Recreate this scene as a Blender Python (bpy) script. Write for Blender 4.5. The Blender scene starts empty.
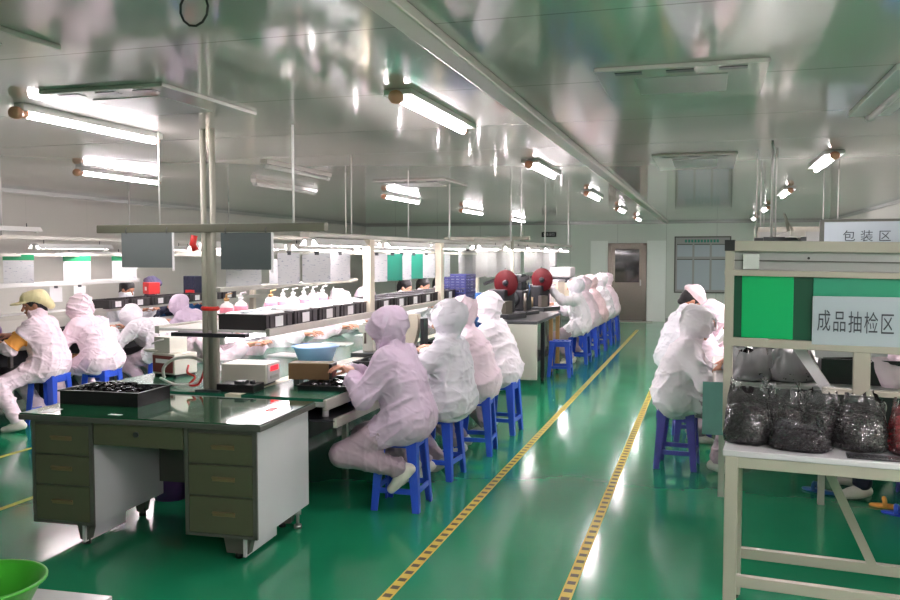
import bpy, math, random
import numpy as np
from mathutils import Vector, Matrix
random.seed(7)
SC = bpy.context.scene
COL = SC.collection
rad = math.radians

# ---------------------------------------------------------------- camera, world, exposure
cam_d = bpy.data.cameras.new('camera')
cam = bpy.data.objects.new('camera', cam_d)
COL.objects.link(cam)
cam_d.sensor_width = 36.0
cam_d.lens = 34.0
cam_d.clip_start = 0.05
cam.location = (0.0, 0.0, 1.67)
cam.rotation_euler = (rad(90 - 3.03), 0.0, rad(16.86))
SC.camera = cam
world = bpy.data.worlds.new('world')
SC.world = world
world.use_nodes = True
world.node_tree.nodes['Background'].inputs[0].default_value = (1.0, 0.96, 0.96, 1)
world.node_tree.nodes['Background'].inputs[1].default_value = 0.05
SC.view_settings.view_transform = 'Standard'
SC.view_settings.look = 'None'
SC.view_settings.gamma = 1.0
SC.view_settings.use_curve_mapping = False
SC.view_settings.exposure = 1.70
CEIL_E = 29.0      # brightness of the ceiling tubes
BENCH_E = 46.0     # brightness of the tubes over the benches

# ---------------------------------------------------------------- materials
def lin(c):
    return tuple(((v / 255.0) / 12.92 if v / 255.0 <= 0.04045 else ((v / 255.0 + 0.055) / 1.055) ** 2.4) for v in c) + (1.0,)

def mat(name, col, rough=0.5, metal=0.0, spec=0.5, noise=0.0, nscale=8.0, bump=0.0, bscale=30.0, emit=0.0, coat=0.0, rvar=0.0):
    m = bpy.data.materials.new(name)
    m.use_nodes = True
    nt = m.node_tree
    b = nt.nodes['Principled BSDF']
    c = lin(col)
    b.inputs['Base Color'].default_value = c
    b.inputs['Roughness'].default_value = rough
    b.inputs['Metallic'].default_value = metal
    b.inputs['Specular IOR Level'].default_value = spec
    b.inputs['Coat Weight'].default_value = coat
    b.inputs['Coat Roughness'].default_value = 0.06
    tc = nt.nodes.new('ShaderNodeTexCoord')
    if noise > 0 or rvar > 0:
        n = nt.nodes.new('ShaderNodeTexNoise')
        n.inputs['Scale'].default_value = nscale
        n.inputs['Detail'].default_value = 5
        nt.links.new(tc.outputs['Object'], n.inputs['Vector'])
        if noise > 0:
            mx = nt.nodes.new('ShaderNodeMix')
            mx.data_type = 'RGBA'
            mx.inputs[6].default_value = tuple(v * (1 - noise) for v in c[:3]) + (1,)
            mx.inputs[7].default_value = tuple(min(1, v * (1 + noise)) for v in c[:3]) + (1,)
            nt.links.new(n.outputs['Fac'], mx.inputs[0])
            nt.links.new(mx.outputs[2], b.inputs['Base Color'])
        if rvar > 0:
            mr = nt.nodes.new('ShaderNodeMapRange')
            mr.inputs[3].default_value = max(0.02, rough - rvar)
            mr.inputs[4].default_value = rough + rvar
            nt.links.new(n.outputs['Fac'], mr.inputs[0])
            nt.links.new(mr.outputs[0], b.inputs['Roughness'])
    if bump > 0:
        n2 = nt.nodes.new('ShaderNodeTexNoise')
        n2.inputs['Scale'].default_value = bscale
        n2.inputs['Detail'].default_value = 3
        nt.links.new(tc.outputs['Object'], n2.inputs['Vector'])
        bp = nt.nodes.new('ShaderNodeBump')
        bp.inputs['Strength'].default_value = bump
        bp.inputs['Distance'].default_value = 0.01
        nt.links.new(n2.outputs['Fac'], bp.inputs['Height'])
        nt.links.new(bp.outputs[0], b.inputs['Normal'])
    if emit > 0:
        b.inputs['Emission Color'].default_value = c
        b.inputs['Emission Strength'].default_value = emit
    return m

def tube_mat(name, strength):
    m = bpy.data.materials.new(name)
    m.use_nodes = True
    nt = m.node_tree
    nt.nodes.remove(nt.nodes['Principled BSDF'])
    e = nt.nodes.new('ShaderNodeEmission')
    e.inputs[0].default_value = (1.0, 0.90, 0.94, 1)
    e.inputs[1].default_value = strength
    nt.links.new(e.outputs[0], nt.nodes['Material Output'].inputs[0])
    return m

def film_mat(name, tint=(1, 1, 1), gloss=0.40, rough=0.11, milk=0.07):
    m = bpy.data.materials.new(name)
    m.use_nodes = True
    nt = m.node_tree
    nt.nodes.remove(nt.nodes['Principled BSDF'])
    out = nt.nodes['Material Output']
    tr = nt.nodes.new('ShaderNodeBsdfTransparent')
    tr.inputs[0].default_value = (*tint, 1)
    gl = nt.nodes.new('ShaderNodeBsdfGlossy')
    gl.inputs['Roughness'].default_value = rough
    df = nt.nodes.new('ShaderNodeBsdfDiffuse')
    df.inputs[0].default_value = (0.8, 0.8, 0.82, 1)
    lw = nt.nodes.new('ShaderNodeLayerWeight')
    lw.inputs[0].default_value = gloss
    mx = nt.nodes.new('ShaderNodeMixShader')
    mx2 = nt.nodes.new('ShaderNodeMixShader')
    mx2.inputs[0].default_value = milk
    nt.links.new(tr.outputs[0], mx2.inputs[1])
    tl = nt.nodes.new('ShaderNodeBsdfTranslucent')
    tl.inputs[0].default_value = (0.85, 0.84, 0.87, 1)
    mx3 = nt.nodes.new('ShaderNodeMixShader')
    mx3.inputs[0].default_value = 0.55
    nt.links.new(df.outputs[0], mx3.inputs[1])
    nt.links.new(tl.outputs[0], mx3.inputs[2])
    nt.links.new(mx3.outputs[0], mx2.inputs[2])
    tc = nt.nodes.new('ShaderNodeTexCoord')
    n = nt.nodes.new('ShaderNodeTexNoise')
    n.inputs['Scale'].default_value = 13
    n.inputs['Detail'].default_value = 4
    n.inputs['Distortion'].default_value = 1.0
    nt.links.new(tc.outputs['Object'], n.inputs['Vector'])
    bp = nt.nodes.new('ShaderNodeBump')
    bp.inputs['Strength'].default_value = 0.45
    bp.inputs['Distance'].default_value = 0.03
    nt.links.new(n.outputs['Fac'], bp.inputs['Height'])
    nt.links.new(bp.outputs[0], gl.inputs['Normal'])
    nt.links.new(lw.outputs['Fresnel'], mx.inputs[0])
    nt.links.new(mx2.outputs[0], mx.inputs[1])
    nt.links.new(gl.outputs[0], mx.inputs[2])
    nt.links.new(mx.outputs[0], out.inputs[0])
    return m

def seam_mat(name, col, rough, axis, pitch, offset, width=0.010, coat=0.0, spec=0.5, bump=0.12, bscale=1.3, dark=0.55, rvar=0.04):
    """smooth painted panel sheet with thin joints every `pitch` metres along one axis"""
    m = mat(name, col, rough, spec=spec, coat=coat, rvar=rvar, nscale=1.2)
    nt = m.node_tree
    b = nt.nodes['Principled BSDF']
    tc = nt.nodes.new('ShaderNodeTexCoord')
    sp = nt.nodes.new('ShaderNodeSeparateXYZ')
    nt.links.new(tc.outputs['Object'], sp.inputs[0])
    def math_n(op, a, bval=None):
        n = nt.nodes.new('ShaderNodeMath')
        n.operation = op
        nt.links.new(a, n.inputs[0])
        if bval is not None:
            n.inputs[1].default_value = bval
        return n.outputs[0]
    v = sp.outputs[axis]
    v = math_n('SUBTRACT', v, offset)
    v = math_n('DIVIDE', v, pitch)
    v = math_n('FRACT', v)
    v = math_n('LESS_THAN', v, width / pitch)
    mx = nt.nodes.new('ShaderNodeMix')
    mx.data_type = 'RGBA'
    c = lin(col)
    mx.inputs[6].default_value = c
    mx.inputs[7].default_value = tuple(x * dark for x in c[:3]) + (1,)
    nt.links.new(v, mx.inputs[0])
    nt.links.new(mx.outputs[2], b.inputs['Base Color'])
    n2 = nt.nodes.new('ShaderNodeTexNoise')
    n2.inputs['Scale'].default_value = bscale
    n2.inputs['Detail'].default_value = 2
    nt.links.new(tc.outputs['Object'], n2.inputs['Vector'])
    bp = nt.nodes.new('ShaderNodeBump')
    bp.inputs['Strength'].default_value = bump
    bp.inputs['Distance'].default_value = 0.02
    nt.links.new(n2.outputs['Fac'], bp.inputs['Height'])
    nt.links.new(bp.outputs[0], b.inputs['Normal'])
    nt.links.new(bp.outputs[0], b.inputs['Coat Normal'])
    return m

def stripe_mat(name, c1, c2, axis, pitch):
    m = mat(name, c1, 0.45)
    nt = m.node_tree
    b = nt.nodes['Principled BSDF']
    tc = nt.nodes.new('ShaderNodeTexCoord')
    sp = nt.nodes.new('ShaderNodeSeparateXYZ')
    nt.links.new(tc.outputs['Object'], sp.inputs[0])
    d = nt.nodes.new('ShaderNodeMath'); d.operation = 'DIVIDE'; d.inputs[1].default_value = pitch
    f = nt.nodes.new('ShaderNodeMath'); f.operation = 'FRACT'
    l = nt.nodes.new('ShaderNodeMath'); l.operation = 'LESS_THAN'; l.inputs[1].default_value = 0.42
    nt.links.new(sp.outputs[axis], d.inputs[0]); nt.links.new(d.outputs[0], f.inputs[0]); nt.links.new(f.outputs[0], l.inputs[0])
    # narrow plain yellow margins along both edges of the tape
    a = nt.nodes.new('ShaderNodeMath'); a.operation = 'ABSOLUTE'
    g = nt.nodes.new('ShaderNodeMath'); g.operation = 'LESS_THAN'; g.inputs[1].default_value = 0.021
    mu = nt.nodes.new('ShaderNodeMath'); mu.operation = 'MULTIPLY'
    nt.links.new(sp.outputs[0], a.inputs[0]); nt.links.new(a.outputs[0], g.inputs[0])
    nt.links.new(l.outputs[0], mu.inputs[0]); nt.links.new(g.outputs[0], mu.inputs[1])
    mx = nt.nodes.new('ShaderNodeMix'); mx.data_type = 'RGBA'
    mx.inputs[6].default_value = lin(c1); mx.inputs[7].default_value = lin(c2)
    nt.links.new(mu.outputs[0], mx.inputs[0])
    nt.links.new(mx.outputs[2], b.inputs['Base Color'])
    return m

def print_mat(name, head, block=(140, 148, 168)):
    """white paper with a coloured heading strip and faint rows of print (object space: y along, z up from 0)"""
    m = mat(name, (205, 206, 208), 0.35)
    nt = m.node_tree
    b = nt.nodes['Principled BSDF']
    tc = nt.nodes.new('ShaderNodeTexCoord')
    n = nt.nodes.new('ShaderNodeTexNoise')
    n.inputs['Scale'].default_value = 34
    mp = nt.nodes.new('ShaderNodeMapping')
    mp.inputs['Scale'].default_value = (1, 0.6, 3.0)
    nt.links.new(tc.outputs['Object'], mp.inputs[0])
    nt.links.new(mp.outputs[0], n.inputs['Vector'])
    r = nt.nodes.new('ShaderNodeValToRGB')
    r.color_ramp.elements[0].position = 0.31
    r.color_ramp.elements[0].color = lin(block)
    r.color_ramp.elements[1].position = 0.39
    r.color_ramp.elements[1].color = lin((205, 206, 208))
    nt.links.new(n.outputs['Fac'], r.inputs[0])
    nt.links.new(r.outputs[0], b.inputs['Base Color'])
    return m

M = {}
M['floor'] = mat('green_epoxy', (30, 134, 92), 0.13, spec=0.6, noise=0.10, nscale=1.6, bump=0.10, bscale=2.2, rvar=0.05)
M['ceil'] = seam_mat('ceiling_panels', (190, 185, 180), 0.10, 1, 1.2, 0.55, 0.012, coat=0.18, spec=0.42, bump=0.03, bscale=1.1, dark=0.6, rvar=0.025)
M['wall_y'] = seam_mat('wall_panels_side', (192, 190, 181), 0.4, 1, 1.2, 0.3, 0.006, bump=0.03, dark=0.85)
M['wall_x'] = seam_mat('wall_panels_end', (208, 217, 206), 0.35, 0, 1.2, 0.2, 0.008, bump=0.03)
M['panel_pale'] = mat('pale_door_panel', (236, 243, 236), 0.35)
M['trim'] = mat('aluminium_trim', (170, 172, 168), 0.35, metal=0.6)
M['steel'] = mat('brushed_steel', (128, 121, 112), 0.3, metal=0.75, noise=0.08, nscale=20)
M['darkglass'] = mat('dark_pane', (36, 42, 40), 0.06, spec=0.8)
M['ventpanel'] = mat('vent_panel', (186, 182, 176), 0.16, coat=0.2)
M['tube'] = tube_mat('lit_tube', CEIL_E)
M['btube'] = tube_mat('lit_bench_tube', BENCH_E)
M['btube_low'] = tube_mat('lit_under_shelf_tube', 9.0)
M['btube_dim'] = tube_mat('lit_second_line_tube', 17.0)
M['deadtube'] = mat('unlit_tube', (205, 205, 200), 0.25)
M['white'] = mat('white_enamel', (212, 212, 208), 0.35)
M['cap'] = mat('browned_cap', (206, 150, 120), 0.5)
M['alu'] = mat('aluminium_profile', (184, 182, 172), 0.34, metal=0.35)
M['cream'] = mat('cream_paint', (214, 206, 186), 0.45, noise=0.05)
M['pole'] = mat('grey_green_pipe', (164, 162, 148), 0.5, noise=0.06, nscale=12)
M['olive'] = mat('olive_bar', (96, 97, 82), 0.5)
M['deskgrey'] = mat('desk_grey_green', (88, 90, 68), 0.42, noise=0.05, nscale=6)
M['deskside'] = mat('desk_light_grey', (204, 204, 206), 0.45, noise=0.04, nscale=5)
M['deskdark'] = mat('desk_edge_grey', (86, 88, 80), 0.4)
M['brass'] = mat('tarnished_handle', (150, 128, 96), 0.35, metal=0.5)
M['glassgreen'] = mat('green_glass_top', (22, 78, 50), 0.07, spec=0.8, noise=0.15, nscale=4, coat=0.5)
M['matgreen'] = mat('green_belt', (32, 98, 74), 0.25, spec=0.6, noise=0.12, nscale=5)
M['black'] = mat('black_plastic', (22, 22, 24), 0.35)
M['crate'] = mat('dark_crate_plastic', (46, 42, 44), 0.42, noise=0.15, nscale=9)
M['dark'] = mat('dark_machine', (34, 35, 40), 0.4, noise=0.2, nscale=12)
M['gunmetal'] = mat('gunmetal', (80, 82, 84), 0.35, metal=0.6)
M['chips'] = mat('glossy_black_parts', (26, 26, 28), 0.18)
M['blue'] = mat('blue_stool_plastic', (44, 82, 200), 0.36, noise=0.05, nscale=5)
M['violet'] = mat('violet_blue_plastic', (84, 78, 168), 0.4, noise=0.05, nscale=5)
M['basin'] = mat('pale_blue_plastic', (160, 196, 244), 0.35)
M['lime'] = mat('lime_green_plastic', (66, 170, 46), 0.35)
M['maroon'] = mat('maroon_panel', (112, 44, 42), 0.45)
M['red'] = mat('red_plastic', (196, 36, 36), 0.4)
M['redbeads'] = mat('red_parts', (168, 30, 44), 0.4, noise=0.3, nscale=40, bump=0.8, bscale=60)
M['darkbeads'] = mat('dark_parts', (32, 21, 25), 0.5, noise=0.7, nscale=70, bump=1.0, bscale=70)
M['led'] = mat('red_led', (255, 24, 40), 0.4, emit=0.7)
M['boxgrey'] = mat('instrument_beige', (196, 194, 182), 0.4)
M['brown'] = mat('brown_box', (116, 92, 62), 0.5, noise=0.1)
M['wood'] = mat('plywood', (164, 126, 78), 0.55, noise=0.12)
M['reel'] = mat('red_reel', (84, 13, 20), 0.65, spec=0.2)
M['bluemach'] = mat('blue_machine_paint', (44, 96, 160), 0.4)
M['indigo'] = mat('indigo_crate', (60, 64, 118), 0.4)
M['greyboard'] = mat('grey_board', (112, 118, 118), 0.4, noise=0.05, nscale=3)
M['darkboard'] = mat('slate_board', (84, 92, 92), 0.4, noise=0.05, nscale=3)
M['paper'] = print_mat('printed_paper', None)
M['paperwhite'] = mat('plain_paper', (232, 232, 232), 0.35)
M['sleeve'] = mat('plastic_sleeve', (150, 152, 150), 0.2, noise=0.12, nscale=22)
M['greenhead'] = mat('green_heading', (26, 150, 96), 0.4)
M['teal'] = mat('teal_folder', (36, 138, 116), 0.35)
M['pink'] = mat('pink_liquid', (232, 130, 150), 0.3)
M['bottle'] = mat('clear_white_bottle', (228, 226, 228), 0.25)
M['cable_w'] = mat('white_cable', (214, 212, 206), 0.4)
M['cable_r'] = mat('red_cable', (206, 44, 38), 0.4)
M['cable_k'] = mat('black_cable', (24, 24, 24), 0.4)
M['tape'] = stripe_mat('hazard_tape', (206, 182, 66), (70, 60, 34), 1, 0.105)
M['tapeplain'] = mat('yellow_tape', (190, 180, 70), 0.45)
def sheet_mat(name, col, k):
    m = mat(name, col, 0.3)
    nt = m.node_tree
    b = nt.nodes['Principled BSDF']
    tr = nt.nodes.new('ShaderNodeBsdfTranslucent')
    tr.inputs[0].default_value = lin(col)
    mx = nt.nodes.new('ShaderNodeMixShader')
    mx.inputs[0].default_value = k
    nt.links.new(b.outputs[0], mx.inputs[1]); nt.links.new(tr.outputs[0], mx.inputs[2])
    nt.links.new(mx.outputs[0], nt.nodes['Material Output'].inputs[0])
    return m
M['sheet'] = sheet_mat('bright_green_sheet', (24, 226, 142), 0.5)
M['sheetdark'] = sheet_mat('dark_green_sheet', (26, 92, 66), 0.3)
M['sheetteal'] = sheet_mat('teal_sheet', (70, 190, 150), 0.4)
M['frame'] = mat('cream_grey_steel', (172, 168, 152), 0.4, noise=0.04, nscale=6)
M['greyplate'] = mat('grey_plate', (158, 160, 156), 0.35)
M['signgrey'] = mat('sign_plate', (174, 186, 192), 0.4)
M['ink'] = mat('ink', (62, 66, 72), 0.6)
M['inkgreen'] = mat('green_ink', (60, 140, 120), 0.6)
M['tabletop'] = mat('pale_table_top', (206, 204, 206), 0.2, noise=0.03)
M['tealpanel'] = mat('teal_plastic_panel', (120, 166, 160), 0.15, noise=0.1, nscale=10, bump=0.3, bscale=14)
M['film'] = film_mat('clear_film', (0.97, 0.97, 0.98))
M['filmgrey'] = film_mat('smoky_film', (0.84, 0.84, 0.88), 0.22, 0.14)
M['filmmilk'] = film_mat('crumpled_silvery_film', (0.97, 0.97, 0.98), 0.5, 0.10, 0.45)
M['purple'] = mat('purple_film', (96, 50, 118), 0.3)
M['skin'] = mat('skin', (206, 150, 124), 0.5, noise=0.05, nscale=20)
M['skin2'] = mat('skin_deeper', (176, 122, 96), 0.5, noise=0.05, nscale=20)
M['hairm'] = mat('black_hair', (26, 22, 24), 0.4, bump=0.6, bscale=80)
M['eyew'] = mat('eye_white', (236, 232, 226), 0.2)
M['eyek'] = mat('iris', (36, 24, 20), 0.2)
M['lip'] = mat('lip', (170, 92, 84), 0.5)
def cloth(name, col, strength=0.9, scale=5.0):
    m = mat(name, col, 0.7, spec=0.35)
    nt = m.node_tree
    b = nt.nodes['Principled BSDF']
    tc = nt.nodes.new('ShaderNodeTexCoord')
    hs = []
    for sc_, mapsc in ((scale, (1.0, 1.0, 0.55)), (scale * 2.3, (1.0, 0.8, 1.3))):
        mp = nt.nodes.new('ShaderNodeMapping')
        mp.inputs['Scale'].default_value = mapsc
        mp.inputs['Rotation'].default_value = (0.5, 0.4, 0.2)
        n = nt.nodes.new('ShaderNodeTexNoise')
        n.noise_type = 'RIDGED_MULTIFRACTAL'
        n.normalize = True
        n.inputs['Scale'].default_value = sc_
        n.inputs['Detail'].default_value = 1.2
        n.inputs['Distortion'].default_value = 0.9
        nt.links.new(tc.outputs['Object'], mp.inputs[0])
        nt.links.new(mp.outputs[0], n.inputs['Vector'])
        hs.append(n.outputs['Fac'])
    ad = nt.nodes.new('ShaderNodeMath'); ad.operation = 'MULTIPLY_ADD'; ad.inputs[1].default_value = 0.45
    nt.links.new(hs[1], ad.inputs[0]); nt.links.new(hs[0], ad.inputs[2])
    bp = nt.nodes.new('ShaderNodeBump')
    bp.inputs['Strength'].default_value = strength
    bp.inputs['Distance'].default_value = 0.035
    nt.links.new(ad.outputs[0], bp.inputs['Height'])
    nt.links.new(bp.outputs[0], b.inputs['Normal'])
    return m
M['pinksuit'] = cloth('pink_white_cloth', (238, 218, 227))
M['lilacsuit'] = cloth('lilac_cloth', (206, 186, 206))
M['whitesuit'] = cloth('white_cloth', (236, 230, 235))
M['greysuit'] = cloth('grey_white_cloth', (222, 220, 227))
M['trouser'] = cloth('mauve_grey_cloth', (168, 150, 160))
M['jeans'] = cloth('navy_cloth', (30, 34, 54))
M['yellowhat'] = cloth('pale_yellow_cloth', (232, 222, 172), 0.3)
M['orange'] = mat('orange_cloth', (238, 164, 78), 0.75)
M['shoe'] = mat('white_shoe', (214, 210, 200), 0.5)
M['mask'] = mat('white_mask', (226, 230, 234), 0.7)
M['bluecloth'] = cloth('blue_cloth', (36, 92, 148))
M['navycap'] = mat('grey_violet_cloth', (108, 106, 140), 0.75)
M['pinkcap'] = cloth('pink_cap_cloth', (238, 208, 212))

# ---------------------------------------------------------------- mesh helpers
class MB:
    def __init__(s):
        s.v = []; s.f = []; s.sm = []
    def add(s, vs, fs, smooth=False):
        n = len(s.v)
        s.v += [tuple(v) for v in vs]
        s.f += [tuple(i + n for i in f) for f in fs]
        s.sm += [smooth] * len(fs)
        return s
    def box(s, x0, x1, y0, y1, z0, z1):
        vs = [(x0, y0, z0), (x1, y0, z0), (x1, y1, z0), (x0, y1, z0), (x0, y0, z1), (x1, y0, z1), (x1, y1, z1), (x0, y1, z1)]
        return s.add(vs, [(3, 2, 1, 0), (4, 5, 6, 7), (0, 1, 5, 4), (1, 2, 6, 5), (2, 3, 7, 6), (3, 0, 4, 7)])
    def bar(s, a, b, w, h, up=(0, 0, 1)):
        """a rectangular bar from a to b, w across, h along up"""
        a = Vector(a); b = Vector(b); d = (b - a).normalized()
        u = Vector(up)
        if abs(d.dot(u)) > 0.95: u = Vector((0, 1, 0))
        r = d.cross(u).normalized(); u = r.cross(d)
        vs = []
        for p in (a, b):
            for sx, sy in ((-1, -1), (1, -1), (1, 1), (-1, 1)):
                vs.append(p + r * (sx * w / 2) + u * (sy * h / 2))
        return s.add(vs, [(3, 2, 1, 0), (4, 5, 6, 7), (0, 1, 5, 4), (1, 2, 6, 5), (2, 3, 7, 6), (3, 0, 4, 7)])
    def cyl(s, a, b, r, n=14, r2=None, smooth=True):
        return s.tube([a, b], r, n, [r, r if r2 is None else r2], smooth)
    def tube(s, pts, r, n=10, rs=None, smooth=True):
        pts = [Vector(p) for p in pts]
        rs = rs or [r] * len(pts)
        vs = []; prev = None
        for i, p in enumerate(pts):
            d = (pts[min(i + 1, len(pts) - 1)] - pts[max(i - 1, 0)]).normalized()
            if prev is None:
                u = Vector((0, 0, 1)) if abs(d.z) < 0.9 else Vector((0, 1, 0))
                prev = (u - d * u.dot(d)).normalized()
            else:
                prev = (prev - d * prev.dot(d)).normalized()
            w = d.cross(prev)
            for k in range(n):
                t = 2 * math.pi * k / n
                vs.append(p + (prev * math.cos(t) + w * math.sin(t)) * rs[i])
        fs = []
        for i in range(len(pts) - 1):
            for k in range(n):
                k2 = (k + 1) % n
                fs.append((i * n + k, i * n + k2, (i + 1) * n + k2, (i + 1) * n + k))
        s.add(vs, fs, smooth)
        m = len(s.v) - len(vs)
        s.f += [tuple(m + k for k in reversed(range(n))), tuple(m + (len(pts) - 1) * n + k for k in range(n))]
        s.sm += [False, False]
        return s
    def lathe(s, prof, n=28, c=(0, 0, 0), axis='z', smooth=True, sx=1, sy=1):
        vs = []
        for r, z in prof:
            for k in range(n):
                t = 2 * math.pi * k / n
                p = (r * math.cos(t) * sx, r * math.sin(t) * sy, z)
                if axis == 'x': p = (p[2], p[0], p[1])
                if axis == 'y': p = (p[0], p[2], p[1])
                vs.append((p[0] + c[0], p[1] + c[1], p[2] + c[2]))
        fs = []
        for i in range(len(prof) - 1):
            for k in range(n):
                k2 = (k + 1) % n
                fs.append((i * n + k, i * n + k2, (i + 1) * n + k2, (i + 1) * n + k))
        return s.add(vs, fs, smooth)
    def prism(s, poly, h, axis='z', o=0.0):
        """polygon in the plane across `axis`, from o to o+h"""
        n = len(poly)
        vs = []
        for z in (o, o + h):
            for a, b in poly:
                vs.append({'z': (a, b, z), 'x': (z, a, b), 'y': (a, z, b)}[axis])
        fs = [tuple(reversed(range(n))), tuple(range(n, 2 * n))]
        for k in range(n):
            k2 = (k + 1) % n
            fs.append((k, k2, n + k2, n + k))
        return s.add(vs, fs)
    def tray(s, x0, x1, y0, y1, z0, z1, t=0.008, lip=0.0):
        """an open-topped box with a rim"""
        s.box(x0, x1, y0, y1, z0, z0 + t)
        s.box(x0, x0 + t, y0, y1, z0 + t, z1); s.box(x1 - t, x1, y0, y1, z0 + t, z1)
        s.box(x0 + t, x1 - t, y0, y0 + t, z0 + t, z1); s.box(x0 + t, x1 - t, y1 - t, y1, z0 + t, z1)
        if lip:
            s.box(x0 - lip, x1 + lip, y0 - lip, y0, z1 - 0.01, z1); s.box(x0 - lip, x1 + lip, y1, y1 + lip, z1 - 0.01, z1)
            s.box(x0 - lip, x0, y0, y1, z1 - 0.01, z1); s.box(x1, x1 + lip, y0, y1, z1 - 0.01, z1)
        return s
    def build(s, name, m, parent=None, bev=0.0, loc=None, rz=0.0):
        me = bpy.data.meshes.new(name)
        me.from_pydata(s.v, [], s.f)
        me.polygons.foreach_set('use_smooth', s.sm)
        me.materials.append(m if not isinstance(m, str) else M[m])
        me.update()
        o = bpy.data.objects.new(name, me)
        COL.objects.link(o)
        if parent is not None: o.parent = parent
        if loc is not None: o.location = loc
        o.rotation_euler.z = rz
        if bev > 0:
            b = o.modifiers.new('edge', 'BEVEL'); b.width = bev; b.segments = 2; b.limit_method = 'ANGLE'
        return o

def tag(o, label, cat, group=None):
    o['label'] = label; o['category'] = cat
    if group: o['group'] = group
    return o
def thing(name, label, cat, loc=(0, 0, 0), rz=0.0, group=None):
    o = bpy.data.objects.new(name, None)
    COL.objects.link(o)
    o.empty_display_size = 0.1
    o.location = loc; o.rotation_euler = (0, 0, rz)
    return tag(o, label, cat, group)
def struct(name, mb, m, parent=None, **k):
    o = mb.build(name, m, parent, **k)
    o['kind'] = 'structure'
    return o
def dup(root, loc, rz=None, label=None, group=None):
    r = root.copy(); COL.objects.link(r); r.location = loc
    if rz is not None: r.rotation_euler = (0, 0, rz)
    if label: r['label'] = label
    if group: r['group'] = group
    for ch in list(root.children):
        c = ch.copy(); COL.objects.link(c); c.parent = r
        for g in list(ch.children):
            d = g.copy(); COL.objects.link(d); d.parent = c
    return r
def lettering(text, size, m, parent, loc, rot, name='lettering'):
    cu = bpy.data.curves.new('t', 'FONT')
    cu.body = text; cu.size = size; cu.extrude = 0.0008; cu.align_x = 'CENTER'; cu.align_y = 'CENTER'
    cu.resolution_u = 3
    t = bpy.data.objects.new('t', cu); COL.objects.link(t)
    bpy.context.view_layer.update()
    me = bpy.data.meshes.new_from_object(t.evaluated_get(bpy.context.evaluated_depsgraph_get()))
    bpy.data.objects.remove(t)
    o = bpy.data.objects.new(name, me); COL.objects.link(o)
    me.materials.clear(); me.materials.append(M[m])
    o.parent = parent; o.location = loc; o.rotation_euler = rot
    return o
ORD = ['first', 'second', 'third', 'fourth', 'fifth', 'sixth', 'seventh', 'eighth', 'ninth', 'tenth', 'eleventh', 'twelfth', 'thirteenth', 'fourteenth', 'fifteenth', 'sixteenth']

# ---------------------------------------------------------------- figures: signed distance shapes turned into one smooth skin
def V3(*a): return np.array(a, dtype=np.float64)
def unit(v): return v / (np.linalg.norm(v) + 1e-9)
def rcone(P, a, b, ra, rb):
    ba = b - a
    h = np.clip(((P - a) @ ba) / (ba @ ba + 1e-12), 0, 1)
    return np.linalg.norm(P - a - h[:, None] * ba, axis=1) - (ra + (rb - ra) * h)
def ellip(P, c, r, R=None):
    q = P - c
    if R is not None: q = q @ R           # columns of R are the axes
    k0 = np.linalg.norm(q / r, axis=1); k1 = np.linalg.norm(q / (r * r), axis=1)
    return k0 * (k0 - 1) / (k1 + 1e-9)
def smin(a, b, k):
    h = np.maximum(k - np.abs(a - b), 0) / k
    return np.minimum(a, b) - h * h * k * 0.25
def blend(P, prims):
    d = None
    for p in prims:
        k = p[-1]
        e = rcone(P, *p[1:5]) if p[0] == 'c' else ellip(P, *p[1:4])
        d = e if d is None else smin(d, e, k)
    return d
def creases(P, amp, seed):
    rg = np.random.RandomState(int(seed * 1000) % 99991)
    q = P + 0.035 * np.sin(P[:, [1, 2, 0]] * 7.3 + seed) + 0.014 * np.sin(P[:, [2, 0, 1]] * 19 + 2 * seed)
    out = np.zeros(len(P))
    for k in range(6):
        d = rg.normal(size=3); d /= np.linalg.norm(d)
        f = (16, 22, 28, 34, 42, 50)[k]
        m = np.clip(np.sin(q @ (rg.normal(size=3) * 6) + rg.uniform(0, 6)) + 0.25, 0, 1)
        w = 1 - np.abs(np.sin(q @ d * f + rg.uniform(0, 6)))
        out += m * w ** 3 * (1.0, 0.9, 0.8, 0.6, 0.5, 0.35)[k]
    return -amp * (out - 0.35)
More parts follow.
